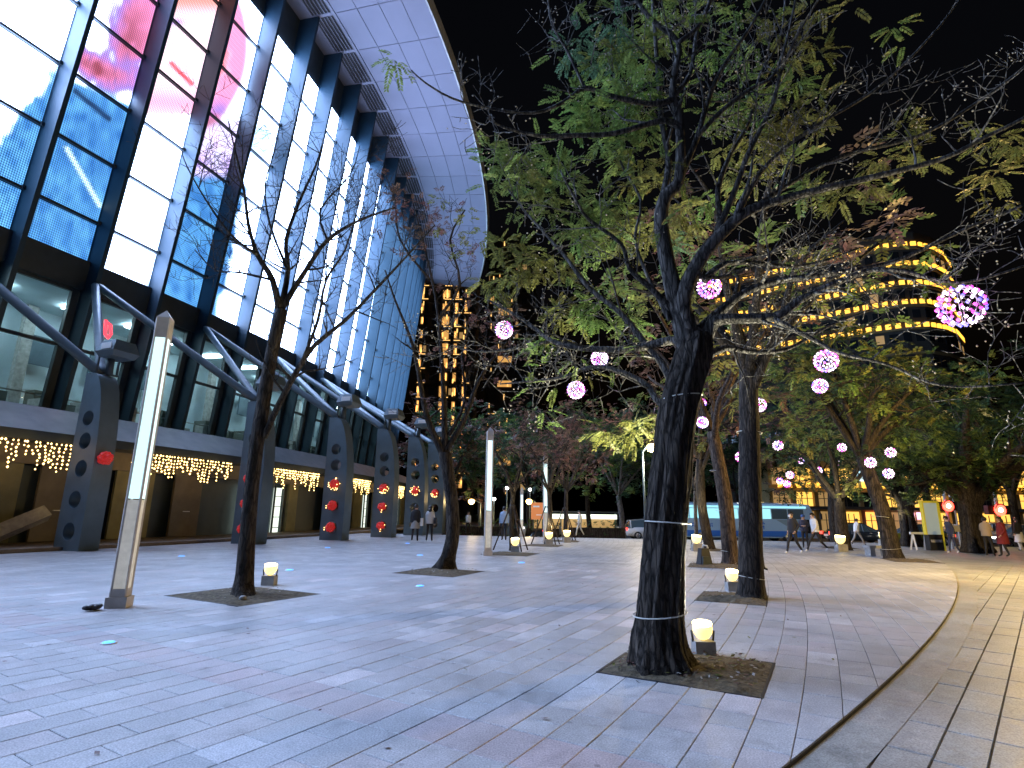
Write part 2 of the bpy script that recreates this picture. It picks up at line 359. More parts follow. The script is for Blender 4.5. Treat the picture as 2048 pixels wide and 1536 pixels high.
plaza = MB()
# slab outline: along the kerb from behind the camera to the far side, then the far edge, then under the arena
KT = np.linspace(math.atan2(-12-CK[1], -10-CK[0]), math.atan2(31.6-CK[1], math.sqrt(RK**2-(31.6-CK[1])**2)), 90)
line = [kerb_pt(t) for t in KT]
xe = line[-1][0]
far = [(x, FAR_Y(x)) for x in np.linspace(xe, -10, 40)] + [(-10, 80), (-70, 80), (-70, -12)]
out = line + far
z0 = -.012
plaza.add([(x, y, z0) for x, y in out] + [(x, y, ROAD_Z) for x, y in out], [tuple(range(len(out)))] + [(i+len(out), (i+1) % len(out)+len(out), (i+1) % len(out), i) for i in range(len(out))])
plz = tag(plaza.build('plaza', M['joint']), 'pale granite plaza laid in curved rows before the arena', None, None, 'structure')

def clip_poly(poly, n, d):
    """keep the side where p.n <= d"""
    res = []
    for i in range(len(poly)):
        a, b = np.array(poly[i]), np.array(poly[(i+1) % len(poly)]); da, db = a@n-d, b@n-d
        if da <= 0: res.append(tuple(a))
        if da*db < 0: res.append(tuple(a+(b-a)*da/(da-db)))
    return res
def prism(mb, poly, z, h=.011, ch=.004, mi=0):
    """a slab with a small chamfer"""
    c = np.mean(poly, axis=0); n = len(poly)
    top = [tuple(np.array(p)+(c-np.array(p))/max(np.linalg.norm(c-np.array(p)), 1e-6)*ch*1.4) for p in poly]
    V = [(x, y, z) for x, y in top] + [(x, y, z-ch) for x, y in poly] + [(x, y, z-h-.01) for x, y in poly]
    Fs = [tuple(range(n))] + [(i+n, (i+1) % n+n, (i+1) % n, i) for i in range(n)] + [(i+2*n, (i+1) % n+2*n, (i+1) % n+n, i+n) for i in range(n)]
    mb.add(V, Fs, mi)
rnd = random.Random(3)
BAND = polar((-1.63, 4.83))[1]
cands = []
rmin, rmax = 62., 97.
for i in range(int((rmin-80.21)/ROW), int((rmax-80.21)/ROW)):
    r0 = 80.21+i*ROW; r1 = r0+ROW; rm = (r0+r1)/2
    bw = .235/rm; segs = [(-.85, BAND-bw, 0), (BAND-bw, BAND+bw, 1), (BAND+bw, .25, 0)]
    tiles = []
    for (a0, a1, pk) in segs:
        if pk: tiles.append((a0, a1, 1)); continue
        L = TLEN/rm; off = (0 if i % 2 else .5)*L + rnd.uniform(-.12, .12)*L
        cuts = []
        if a0 > -.8:
            x = a0+off+(L if off < .25*L else 0)
            while x < a1-.3*L: cuts.append(x); x += L*rnd.choice([1, 1, 1, 1, .6])
        else:
            x = a1-off-(L if off < .25*L else 0)
            while x > a0: cuts.append(x); x -= L*rnd.choice([1, 1, 1, 1, .6])
            cuts = cuts[::-1]
        ed = [a0]+cuts+[a1]; tiles += [(s, e, 0) for s, e in zip(ed[:-1], ed[1:])]
    for (s, e, pk) in tiles:
        xm, ym = unpolar(rm, (s+e)/2)[:2]
        dd = math.hypot(xm, ym)
        if ym < .5 or dd > TILE_D+1 or abs(xm) > ym*1.05+1.2: continue
        if math.hypot(xm-CK[0], ym-CK[1]) > RK+.6: continue
        parts = [(s, e)]
        for (p0, p1, b0, b1) in PITS:
            if p0-.02 < rm < p1+.02:
                new = []
                for (u, v) in parts:
                    if v <= b0 or u >= b1: new.append((u, v))
                    else:
                        if u < b0: new.append((u, b0))
                        if v > b1: new.append((b1, v))
                parts = new
        for (u, v) in parts:
            if (v-u)*rm < .04: continue
            gp = .0028; gi = gp/rm
            poly = [unpolar(r0+gp, u+gi)[:2], unpolar(r1-gp, u+gi)[:2], unpolar(r1-gp, v-gi)[:2], unpolar(r0+gp, v-gi)[:2]]
            poly = poly[::-1]
            c = np.mean(poly, axis=0); far_c = max(math.hypot(p[0]-CK[0], p[1]-CK[1]) for p in poly)
            if far_c > RK-.01:
                n = (c-CK)/np.linalg.norm(c-CK); poly = clip_poly(poly, n, CK@n+RK-.004)
                if len(poly) < 3: continue
            # orientation: counter-clockwise
            ar = sum(poly[k][0]*poly[(k+1) % len(poly)][1]-poly[(k+1) % len(poly)][0]*poly[k][1] for k in range(len(poly)))
            if ar < 0: poly = poly[::-1]
            if abs(ar) < .004: continue
            q = c
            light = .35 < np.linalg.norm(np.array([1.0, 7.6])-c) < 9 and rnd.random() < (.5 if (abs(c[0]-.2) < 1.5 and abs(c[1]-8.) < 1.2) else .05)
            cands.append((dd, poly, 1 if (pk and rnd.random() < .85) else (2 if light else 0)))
cands.sort(key=lambda c: c[0])
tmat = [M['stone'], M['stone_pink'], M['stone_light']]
def vis(poly):
    c = np.mean(poly, axis=0); d = np.array([c[0], c[1], 0])-EYE; z = d@FW
    if z < .2: return False
    x = 1024+F_PX*(d@RT)/z; y = 768-F_PX*(d@UP)/z
    return -30 < x < 2080 and y < 1580
nt_, rest = 0, MB()
for dd, poly, k in cands:
    zz = rnd.uniform(-.0012, .0012)
    if nt_ < 298 and vis(poly):
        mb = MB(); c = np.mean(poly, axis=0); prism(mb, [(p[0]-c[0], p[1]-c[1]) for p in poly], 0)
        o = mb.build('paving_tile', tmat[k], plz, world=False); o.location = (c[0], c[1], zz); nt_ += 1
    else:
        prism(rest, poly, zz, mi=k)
o = rest.build('paving_tiles', tmat, plz); o['kind'] = 'stuff'
# beyond the built slabs: one sheet (a ring sector outside TILE_D), with openings for the tree pits left to raised soil
sh = MB(); fm = sheet_mat()
def plaza_grid():
    ys = np.arange(-11.5, 80, .5); V = []; Fs = []
    return ys
bmx = bmesh.new()
vs = [bmx.verts.new((x, y, -.004)) for x, y in out]
fc = bmx.faces.new(vs)
bmesh.ops.triangulate(bmx, faces=[fc])
me = bpy.data.meshes.new('plaza_sheet'); bmx.to_mesh(me); bmx.free(); me.materials.append(fm)
# cut away the tiled sector with a polygon walk: keep only what lies beyond TILE_D
bm = bmesh.new(); bm.from_mesh(me)
def cutpl(co, no): bmesh.ops.bisect_plane(bm, geom=bm.verts[:]+bm.edges[:]+bm.faces[:], plane_co=co, plane_no=no)
angs = np.radians([20, 30, 40, 50, 60, 70, 80, 90, 100, 110, 120, 130, 140, 150, 160])
pts = [(TILE_D*math.cos(a), TILE_D*math.sin(a)) for a in angs]
for i in range(len(pts)-1):
    a, b = np.array(pts[i]), np.array(pts[i+1]); nn = np.array([b[1]-a[1], -(b[0]-a[0])]); cutpl((*a, 0), (*nn, 0))
cutpl((0, 0.2, 0), (1, .98, 0)); cutpl((0, .2, 0), (-1, .98, 0))
kill = []
for f in bm.faces:
    c = f.calc_center_median()
    th = math.degrees(math.atan2(c.y, c.x))
    inside = all((c.x-pts[i][0])*(pts[i+1][1]-pts[i][1])-(c.y-pts[i][1])*(pts[i+1][0]-pts[i][0]) < 0 for i in range(len(pts)-1))
    if inside and c.y > abs(c.x)/1.02+.2: kill.append(f)
bmesh.ops.delete(bm, geom=kill, context='FACES'); bm.to_mesh(me); bm.free()
o = bpy.data.objects.new('plaza_paving', me); COL.objects.link(o); o.parent = plz; o['kind'] = 'stuff'

# kerb stones along the ring, walkway below it
def ring_strip(mb, ts, r0, r1, z0, z1, mi=0):
    for a, b in zip(ts[:-1], ts[1:]):
        p = [(*kerb_pt(a, r0), z0), (*kerb_pt(a, r1), z1), (*kerb_pt(b, r1), z1), (*kerb_pt(b, r0), z0)]
        mb.add(p, [(0, 1, 2, 3)], mi)
gt = MB(); ring_strip(gt, KT, .005, .31, WALK_Z+.004, WALK_Z+.004)
tag(gt.build('gutter', M['stone_walk']), 'stone gutter strip between plaza edge and walkway', None, None, 'structure')
wk = MB()
wo = [kerb_pt(t, .0) for t in KT] + [(60, 28), (60, -12)]
wk.add([(x, y, WALK_Z-.014) for x, y in wo] + [(x, y, ROAD_Z) for x, y in wo], [tuple(range(len(wo)))[::-1]] + [(i, (i+1) % len(wo), (i+1) % len(wo)+len(wo), i+len(wo)) for i in range(len(wo))])
wlk = tag(wk.build('walkway', M['joint']), 'grey slab walkway curving along the plaza edge', None, None, 'structure')
WA = R_(46.7); wu = np.array([math.cos(WA), math.sin(WA)]); wv = np.array([math.sin(WA), -math.cos(WA)])
worg = np.array([2.17, 3.72]); wt = []
WR, WL = .255, .66
for j in range(-3, 60):
    off = rnd.uniform(0, WL)
    for i in range(-4, 36):
        a0, b0 = off+i*WL, j*WR
        c = worg+wu*(a0+WL/2)+wv*(b0+WR/2); dk = math.hypot(*(c-CK))
        if dk < RK+.15 or c[1] < .8 or c[0] > c[1]*1.15+1 or c[1] > 19: continue
        gp = .006
        poly = [worg+wu*(a0+gp)+wv*(b0+gp), worg+wu*(a0+gp)+wv*(b0+WR-gp), worg+wu*(a0+WL-gp)+wv*(b0+WR-gp), worg+wu*(a0+WL-gp)+wv*(b0+gp)]
        n = (c-CK)/dk; poly = clip_poly(poly, -n, -(CK@n+RK+.25))
        if len(poly) < 3: continue
        poly = [tuple(p) for p in poly]
        ar = sum(poly[k][0]*poly[(k+1) % len(poly)][1]-poly[(k+1) % len(poly)][0]*poly[k][1] for k in range(len(poly)))
        if ar < 0: poly = poly[::-1]
        if abs(ar) < .01: continue
        wt.append((math.hypot(*c), poly))
wt.sort(key=lambda c: c[0]); nw, rest = 0, MB()
for dd, poly in wt:
    zz = WALK_Z+rnd.uniform(-.002, .002)
    if nw < 298 and vis(poly):
        mb = MB(); c = np.mean(poly, axis=0); prism(mb, [(p[0]-c[0], p[1]-c[1]) for p in poly], 0, .012)
        o = mb.build('walkway_slab', M['stone_walk'], wlk, world=False); o.location = (c[0], c[1], zz); nw += 1
    else: prism(rest, poly, zz, .012)
o = rest.build('walkway_slabs', M['stone_walk'], wlk); o['kind'] = 'stuff'
far_w = MB()
fp = [kerb_pt(t, .24) for t in KT if kerb_pt(t)[1] > 15.] + [(60, 28), (60, 15.)]
far_w.add([(x, y, WALK_Z-.006) for x, y in fp], [tuple(range(len(fp)))[::-1]])
o = far_w.build('walkway_paving', M['stone_walk'], wlk); o['kind'] = 'stuff'

# tree pits: a frame lip, soil mound, leaf litter
def make_pit(p, label, seed):
    rg = random.Random(seed); r0, r1, a0, a1 = p; nu, nv = 14, 12; V = []; 
    for i in range(nu+1):
        for j in range(nv+1):
            u, v = i/nu, j/nv; e = min(u, 1-u, v, 1-v)
            z = -.002+ (.0 if e <= 0 else min(e*.22, .045)+rg.uniform(-.012, .014))
            V.append(unpolar(r0+(r1-r0)*u, a0+(a1-a0)*v, z))
    Fs = [(i*(nv+1)+j, (i+1)*(nv+1)+j, (i+1)*(nv+1)+j+1, i*(nv+1)+j+1) for i in range(nu) for j in range(nv)]
    t = thing('tree_pit', label, 'tree pit', unpolar((r0+r1)/2, (a0+a1)/2, 0), 0, 'square soil pits round the plaza trees')
    MB().add(V, Fs, 0, False).build('soil', M['soil'], t)
    lm = MB(); w = .012
    for (ra, rb, aa, ab) in ((r0-w, r0+w, a0, a1), (r1-w, r1+w, a0, a1), (r0+w, r1-w, a0, a0+2*w/r0), (r0+w, r1-w, a1-2*w/r0, a1)):
        q = [unpolar(ra, aa, .003), unpolar(rb, aa, .003), unpolar(rb, ab, .003), unpolar(ra, ab, .003)]
        lm.add(q + [(x, y, -.03) for x, y, z in q], [(0, 1, 2, 3), (0, 4, 5, 1), (1, 5, 6, 2), (2, 6, 7, 3), (3, 7, 4, 0)])
    lm.build('edging', M['black_metal'], t)
    lt = MB()
    for _ in range(420 if seed == 1 else 90):
        u, v = rg.uniform(.04, .96), rg.uniform(.04, .96); c = np.array(unpolar(r0+(r1-r0)*u, a0+(a1-a0)*v, .052+rg.uniform(0, .015)))
        s = rg.uniform(.012, .035); a = rg.uniform(0, 6.3); d = np.array([math.cos(a), math.sin(a), rg.uniform(-.3, .3)])*s; e = np.array([-math.sin(a), math.cos(a), rg.uniform(-.4, .4)])*s*.45
        lt.add([c-d, c+e, c+d, c-e], [(0, 1, 2, 3)], rg.choice([0, 0, 1, 2]))
    o = lt.build('leaf_litter', [M['leaf_b'], M['leaf_y'], M['concrete']], t); o['kind'] = 'stuff'
    return t
make_pit(PIT_HERO, 'earth-filled tree pit under the big foreground trunk, strewn with dry leaves', 1)
make_pit(PIT_T1, 'diamond-shaped soil pit under the bare tree beside the tall left light pylon', 2)
make_pit(PIT_T2, 'soil pit round the swollen foot of the leaning tree near the arena', 3)
make_pit(PIT_R2, 'soil pit with a floodlight behind the big foreground trunk', 4)
make_pit(PIT_R3, 'soil pit with a dark bag standing on its edge', 5)
make_pit(PIT_Y3, 'reddish soil pit under the staked sapling beside the middle light pylon', 6)
make_pit(PIT_Y4, 'soil pit under the second staked sapling by the farthest light pylon', 7)
make_pit(PIT_Y5, 'soil pit under the farthest staked sapling near the street', 8)
make_pit(PIT_R4, 'soil pit of the slim tree in front of the coach', 9)
make_pit(PIT_R7, 'soil pit of the tree standing on the curved plaza edge', 10)
make_pit(PIT_R6, 'soil pit under the forked tree in front of the dark sedan', 11)
# ------------------------------------------------------------------ arena
AC = np.array([-117.556, 57.386]); TH0, DL = -.3572, .0308
K0, K1 = -15, 18
def apol(R, k, z): t = TH0+DL*k; return np.array([AC[0]+R*math.cos(t), AC[1]+R*math.sin(t), z])
arena = thing('arena', 'round arena with leaning LED screen facade under a broad pale canopy', 'arena', (AC[0], AC[1], 0))
Rp = lambda z: 102.8+.0913*(z-12.79)          # panel plane leans outwards
Rf = lambda z: 103.74+.11*(z-12.8)            # fin outer edge
def bay(name, me, k, kind=None):
    o = inst(name, me, arena, (0, 0, 0), TH0+DL*k)
    if kind: o['kind'] = kind
    return o
def Rloc(R, s, z): return (R, s, z)           # local frame of a bay: x radial, y along the facade
BW = 103.5*DL                                  # bay width ~3.2 m
def cyl_patch(mb, f0, f1, n=4, mi=0):
    """ruled strip between two (R, k, z) ends over n steps of k"""
# fins, one mesh shared
fm_ = MB(); zs = [4.9, 9, 12.8, 20, 28, 35.9]
for a, b in zip(zs[:-1], zs[1:]):
    w = .1
    q = [(Rp(a)-.3, -w, a), (Rf(a), -w, a), (Rf(a), w, a), (Rp(a)-.3, w, a), (Rp(b)-.3, -w, b), (Rf(b), -w, b), (Rf(b), w, b), (Rp(b)-.3, w, b)]
    fm_.add(q, [(0, 1, 5, 4), (1, 2, 6, 5), (2, 3, 7, 6), (3, 0, 4, 7)])
fin_me = fm_.mesh('fin', M['fin'])
for k in range(K0, K1+1): bay('fin', fin_me, k)
# dark wall behind: beam, backing, top band
def band(name, R0, R1, z0, z1, mt, th=.12, k0=K0, k1=K1, name2=None):
    mb = MB(); n = (k1-k0)*2
    for i in range(n):
        a, b = k0+i/2, k0+(i+1)/2
        q = [apol(R0, a, z0), apol(R0, b, z0), apol(R1, b, z1), apol(R1, a, z1), apol(R0-th, a, z0), apol(R0-th, b, z0), apol(R1-th, b, z1), apol(R1-th, a, z1)]
        mb.add(q, [(0, 1, 2, 3), (5, 4, 7, 6), (3, 2, 6, 7), (1, 0, 4, 5)])
    return mb.build(name, mt, arena)
band('screen_backing', Rp(12.7)-.12, Rp(35.9)-.12, 12.7, 35.9, M['steel_dark'])
band('ring_beam', Rp(11.3)+.22, Rp(12.72)+.22, 11.3, 12.72, M['steel_dark'], .5)
band('sill_beam', Rp(5.0)+.15, Rp(5.5)+.15, 5.0, 5.5, M['steel_dark'], .4)
# LED screen cells
ZC = [12.78, 14.7, 17.75, 20.85, 24.0, 27.2, 30.5, 32.95]
def blend(c, d, t): t = max(0., min(1., t)); return [a+(b-a)*t for a, b in zip(c, d)]
def sm(a, b, x): t = max(0., min(1., (x-a)/(b-a))); return t*t*(3-2*t)
def seg_d(x, y, ax, ay, bx, by):
    t = max(0, min(1, ((x-ax)*(bx-ax)+(y-ay)*(by-ay))/((bx-ax)**2+(by-ay)**2))); return math.hypot(x-ax-t*(bx-ax), y-ay-t*(by-ay))
def vnoise(x, y, s=1):
    def h(i, j): return (math.sin(i*127.1+j*311.7+s*74.7)*43758.5453) % 1
    i, j = math.floor(x), math.floor(y); u, v = x-i, y-j; u, v = u*u*(3-2*u), v*v*(3-2*v)
    return (h(i, j)*(1-u)+h(i+1, j)*u)*(1-v)+(h(i, j+1)*(1-u)+h(i+1, j+1)*u)*v
WHITE = [2.9, 4.0, 6.6]; BLUE = [.006, .05, .19]; LBLUE = [.06, .20, .40]; PINK = [.42, .13, .26]; PURP = [.15, .10, .34]; RED = [.45, .05, .07]; ORANGE = [.45, .14, .11]; SKIN = [.56, .40, .50]; DARKR = [.14, .03, .05]
def picture(k, z, x, y):
    """what the screen shows: a soft figure, pale ground, blue jacket, rosy hair (k bay, z height; x, y on the picture)"""
    c = list(WHITE); n = vnoise(x/14., y/18., 2); n2 = vnoise(x/5., y/40., 5)
    b = math.floor(k)+1
    # jacket
    jl = sm(-14, 14, (x-100)*.6+(y-140)*.5+n*18-9) if b <= 0 else 0
    if b == 0: c = blend(c, blend(BLUE, LBLUE, n*.7+n2*.4), jl)
    if b < 0: c = blend(c, blend(BLUE, LBLUE, n), sm(300, 420, y)*.8)
    if b == 1:
        h = math.exp(-((x-275+(y-60)*.25)**2/3200+(y-60)**2/9000)); h2 = math.exp(-((x-205)**2/6400+(y-142+(x-205)*-.35)**2/1100)); hm = max(h, h2)+(n-.5)*.35+(n2-.5)*.2
        c = blend(c, [.5, .55, 1.1], sm(.05, .3, hm)); c = blend(c, PURP, sm(.2, .5, hm)); c = blend(c, blend(DARKR, PINK, n2), sm(.42, .85, hm)); c = blend(c, DARKR, sm(.8, 1.05, hm))
        c = blend(c, PINK, sm(240, 300, x)*sm(170, 40, y)*.7)
        j = sm(158, 182, y-(x-180)*.42)
        jk = blend(BLUE, LBLUE, n*.55+n2*.45); jk = blend(jk, [.006, .02, .06], sm(9, 2, seg_d(x, y, 150, 182, 218, 238))); jk = blend(jk, [.35, .5, .55], sm(6, 1, seg_d(x, y, 133, 296, 200, 412)))
        c = blend(c, jk, j)
    if b == 2:
        c = list(SKIN); c = blend(c, ORANGE, sm(40, 0, y)*.9)
        c = blend(c, PURP, math.exp(-((x-352)**2/260+(y-44)**2/60))*.9)
        c = blend(c, RED, sm(7, 2, seg_d(x, y, 343, 127, 383, 168)))
        c = blend(c, PINK, math.exp(-((y-205-(x-340)*.1)**2/700))*.65)
        c = blend(c, WHITE, sm(225, 250, y)); c = blend(c, blend(BLUE, LBLUE, n), sm(-10, 18, (x-345)*.62+(y-400)*.20+n*16)*sm(385, 430, y))
    if b == 3:
        hh = math.hypot((x-385)/1.0, (y-90)/1.5)
        c = blend(c, ORANGE, sm(30, 58, hh+n*14)*sm(122, 104, hh)*.95); c = blend(c, PINK, sm(70, 92, hh+n*22)*sm(120, 104, hh)*.85); c = blend(c, RED, sm(8, 2, abs(hh-74+n*16))*.6); c = blend(c, SKIN, sm(52, 26, hh))
        c = blend(c, PURP, math.exp(-((x-440)**2/500+(y-222)**2/420))*.9); c = blend(c, blend(DARKR, PINK, n*.8), sm(225, 250, y+n*14)*.92)
        c = blend(c, PURP, sm(295, 330, y)*n); c = blend(c, blend(BLUE, LBLUE, n*.8+n2*.2), sm(345, 372, y+n*16))
    if b == 4:
        c = blend(c, LBLUE, sm(60, 18, math.hypot((x-518), (y-275)*.55)+n*16)*.9); c = blend(c, blend(BLUE, LBLUE, n), sm(12, -14, (x-492)+(y-440)*.22+n*14)*sm(330, 380, y))
    if b == 5: c = blend(c, LBLUE, sm(30, 8, math.hypot(x-545, (y-455)*.6)+n*10)*.8); c = blend(c, [1.6, 2.0, 2.3], sm(3, 1, abs(x-598+(y-300)*.2))*.0)
    if b in (6, 7, 8): c = blend(c, [.25, .36, .5], sm(.62, .7, vnoise(z*1.9, k*7, b))*.55)
    if b >= 10: c = [v*.8 for v in blend(c, [1.5, 2.6, 4.2], .8)]
    return c
led = bpy.data.materials.new('led_screen'); led.use_nodes = True
n = led.node_tree.nodes; l = led.node_tree.links; b = n['Principled BSDF']
b.inputs['Base Color'].default_value = (.03, .03, .035, 1); b.inputs['Roughness'].default_value = .35
ca = n.new('ShaderNodeAttribute'); ca.attribute_name = 'Pic'
uv = n.new('ShaderNodeUVMap'); sp = n.new('ShaderNodeSeparateXYZ'); l.new(uv.outputs[0], sp.inputs[0])
def dots(sock, fq, a, c):
    m1 = n.new('ShaderNodeMath'); m1.operation = 'MULTIPLY'; m1.inputs[1].default_value = fq; l.new(sock, m1.inputs[0])
    s1 = n.new('ShaderNodeMath'); s1.operation = 'SINE'; l.new(m1.outputs[0], s1.inputs[0])
    r1 = n.new('ShaderNodeMapRange'); r1.inputs[1].default_value = -1; r1.inputs[2].default_value = 1; r1.inputs[3].default_value = a; r1.inputs[4].default_value = c; l.new(s1.outputs[0], r1.inputs[0]); return r1.outputs[0]
dx = dots(sp.outputs[0], 2*math.pi/.085, .45, 1.55); dy = dots(sp.outputs[1], 2*math.pi/.105, .55, 1.45)
mu = n.new('ShaderNodeMath'); mu.operation = 'MULTIPLY'; l.new(dx, mu.inputs[0]); l.new(dy, mu.inputs[1])
l.new(ca.outputs['Color'], b.inputs['Emission Color']); l.new(mu.outputs[0], b.inputs['Emission Strength'])
def pxy(p):
    d = np.array(p)-EYE; zz = d@FW
    return (1024+F_PX*(d@RT)/zz, 768-F_PX*(d@UP)/zz) if zz > 1 else (-2000, 300)
for k in range(K0, K1):
    for c in range(len(ZC)-1):
        za, zb = ZC[c]+(.02 if c == 0 else .09), ZC[c+1]-.09
        near = -1 <= k <= 6; nu, nv = (26, 22) if near else ((3, 3) if k > 6 else (1, 1))
        ka, kb = k+.045, k+.955; V = []; cols = []; uvs = []
        for i in range(nu+1):
            for j in range(nv+1):
                kk, z = ka+(kb-ka)*i/nu, za+(zb-za)*j/nv; p = apol(Rp(z), kk, z); V.append(p-np.array([AC[0], AC[1], 0]))
                x, y = pxy(p); cl = picture(kk, z, x, y); cols.append((*cl, 1)); uvs.append((kk*BW, z))
        Fq = np.array([(i*(nv+1)+j, (i+1)*(nv+1)+j, (i+1)*(nv+1)+j+1, i*(nv+1)+j+1) for i in range(nu) for j in range(nv)])
        o = np_mesh('screen_panel', V, Fq, led, arena); me = o.data
        at_ = me.attributes.new('Pic', 'FLOAT_COLOR', 'POINT'); at_.data.foreach_set('color', np.array(cols, np.float32).ravel())
        ul = me.uv_layers.new(name='UVMap'); ul.data.foreach_set('uv', np.array([uvs[i] for q in Fq for i in q], np.float32).ravel())
# transom bars between the cells, each runs across one bay
for zc in ZC[1:-1]:
    mb = MB(); r = Rp(zc)
    mb.box((r+.06, 0, zc), (.14, BW*.93, .13)); mb.box((r+.12, BW*.45, zc), (.16, .12, .2)); tm = mb.mesh('transom', M['steel_dark'])
    for k in range(-2, 12): bay('transom', tm, k+.5)
# lower windows: frame > two panes, room behind
def window_bay(k):
    fr = MB()
    for z in (5.6, 8.62, 11.2): fr.box((Rp(z)-.02, 0, z), (.16, BW*.80, .12))
    for s in (-1, 1):
        fr.tube([(Rp(5.5)-.02, s*BW*.385, 5.5), (Rp(11.3)-.02, s*BW*.385, 11.3)], .14, 4, smooth=False)
    f = bay('window_frame', wf_me, k+.5) if False else None
wf = MB()
for z in (5.6, 8.62, 11.22): wf.box((Rp(z)-.02, 0, z), (.16, BW*.9, .14))
for s in (-1, 1):
    for (za, zb) in ((5.5, 11.3),):
        q = []
        for z in (za, zb):
            for (dr, ds) in ((-.12, -.16), (.1, -.16), (.1, .16), (-.12, .16)): q.append((Rp(z)+dr, s*BW*.40+ds, z))
        wf.add(q, [(0, 1, 5, 4), (1, 2, 6, 5), (2, 3, 7, 6), (3, 0, 4, 7)])
wf_me = wf.mesh('window_frame', M['steel_dark'])
def pane_me(za, zb):
    mb = MB(); a, b_ = -BW*.36, BW*.36
    mb.add([(Rp(za)-.05, a, za), (Rp(za)-.05, b_, za), (Rp(zb)-.05, b_, zb), (Rp(zb)-.05, a, zb)], [(0, 1, 2, 3)])
    return mb.mesh('pane', M['pane'])
pm = bpy.data.materials.new('tinted_pane'); pm.use_nodes = True; M['pane'] = pm
n = pm.node_tree.nodes; l = pm.node_tree.links
tr = n.new('ShaderNodeBsdfTransparent'); tr.inputs[0].default_value = (.66, .77, .80, 1); gl = n.new('ShaderNodeBsdfGlossy'); gl.inputs['Roughness'].default_value = .04
lw = n.new('ShaderNodeFresnel'); lw.inputs[0].default_value = 1.5; mx = n.new('ShaderNodeMixShader'); l.new(lw.outputs[0], mx.inputs[0]); l.new(tr.outputs[0], mx.inputs[1]); l.new(gl.outputs[0], mx.inputs[2]); l.new(mx.outputs[0], n['Material Output'].inputs[0])
p_lo, p_hi = pane_me(5.66, 8.56), pane_me(8.68, 11.16)
for k in range(-3, 13):
    f = bay('window', wf_me, k+.5)
    for pmesh in (p_lo, p_hi): inst('pane', pmesh, f)
band('room_back_wall', 97.6, 97.6, 5.5, 11.4, M['room'], .1, -4, 14)
fl = MB()
for i in range(36):
    a, b_ = -4+i/2, -3.5+i/2
    fl.add([apol(97.6, a, 5.45), apol(97.6, b_, 5.45), apol(102, b_, 5.45), apol(102, a, 5.45)], [(0, 3, 2, 1)])
    fl.add([apol(97.6, a, 11.4), apol(97.6, b_, 11.4), apol(102.5, b_, 11.4), apol(102.5, a, 11.4)], [(0, 1, 2, 3)])
fl.build('room_floor', M['room'], arena)
rs = random.Random(5); rd = MB()
for k in range(-3, 13):
    for _ in range(3):
        s = rs.uniform(.1, .8); h = rs.uniform(.7, 1.6); rd.box(apol(rs.uniform(98.4, 101), k+s, 5.45+h/2), (rs.uniform(.5, 1.3), rs.uniform(.6, 1.4), h), TH0+DL*(k+s), rs.choice([0, 0, 1]))
    rd.box(apol(98, k+.5, 9.2), (.1, 1.1, 1.5), TH0+DL*(k+.5), 2); rd.box(apol(101.6, k+.5, 6.35), (.05, BW*.98, .06), TH0+DL*(k+.5), 1)
    if k % 2: rd.box(apol(98.2, k+.2, 8.4), (.3, .5, 5.8), TH0+DL*(k+.2), 1)
rd.build('room_furniture', [M['room_dark'], M['concrete'], M['steel']], arena)
rl = MB().box((0, 0, 0), (1.2, .35, .06)).mesh('room_lamp', M['room_lamp'])
for k in range(-3, 13):
    o = inst('room_lamp', rl, arena, tuple(apol(99.6+(k % 3)*.4, k+.45, 11.3)-np.array([AC[0], AC[1], 0])), TH0+DL*k)
# red neon figure in the first window
nb = MB(); P0 = [apol(101.9, .93, 0)]
pts = []
for (x, y) in ((213, 645), (221, 650), (222, 668), (216, 676), (210, 668), (212, 640)): pts.append((x, y))
def onR(x, y, R):
    d = ray(x, y); o = EYE[:2]-AC; a = d[:2]@d[:2]; b_ = 2*o@d[:2]; c = o@o-R*R; t = (-b_-math.sqrt(b_*b_-4*a*c))/(2*a); return EYE+d*t
nb.tube([onR(x, y, 102.6) for x, y in pts], .07, 6); nb.build('neon_loop', M['red_led'], arena)
# awning, fascia, shop wall below
band('awning', 107.6, 106.1, 4.05, 5.12, M['awning'], .05, -4, 15)
band('awning_roof', 106.1, 102.0, 5.12, 5.16, M['awning'], .05, -4, 15)
band('awning_fascia', 107.62, 107.62, 3.72, 4.04, M['steel_dark'], .15, -4, 15)
band('awning_soffit', 106.4, 107.5, 3.70, 3.74, M['steel_dark'], .02, -4, 15)
band('upper_wall', 106.5, 106.5, 2.95, 3.7, M['shutter2'], .2, -4, 15)
band('inner_wall', 105.9, 105.9, 0, 3.7, M['steel_dark'], .2, -4, 15)
band('plinth_step', 109.6, 109.6, 0, .12, M['plinth'], 3.6, -4, 15)
dm = [MB().box((106.35, 0, 1.55), (.12, BW*w, 2.8)).mesh('shutter_panel', M[mt]) for w, mt in ((.56, 'shutter'), (.5, 'shutter2'), (.30, 'shutter'))]
hd = MB().box((106.46, 0, 1.28), (.06, .34, .035)).mesh('door_handle', M['white_metal'])
dl = MB().box((106.2, 0, 1.4), (.05, BW*.22, 2.6)).mesh('lit_door', M['door_light'])
dfr = MB()
for s in (-1, 1): dfr.box((106.32, s*BW*.13, 1.45), (.1, .07, 2.75))
for z in (.4, 1.0, 1.6, 2.2): dfr.box((106.3, 0, z), (.04, BW*.25, .04))
dfr_me = dfr.mesh('door_frame', M['steel_dark'])
SH = [(-1.6, 0), (-.9, 0), (-.2, 0), (.5, 1), (1.4, 0), (2.25, 1), (3.95, 2), (4.75, 2), (6.2, 0), (6.85, 1), (7.6, 0), (8.9, 0), (9.6, 1), (10.8, 0), (12.0, 0)]
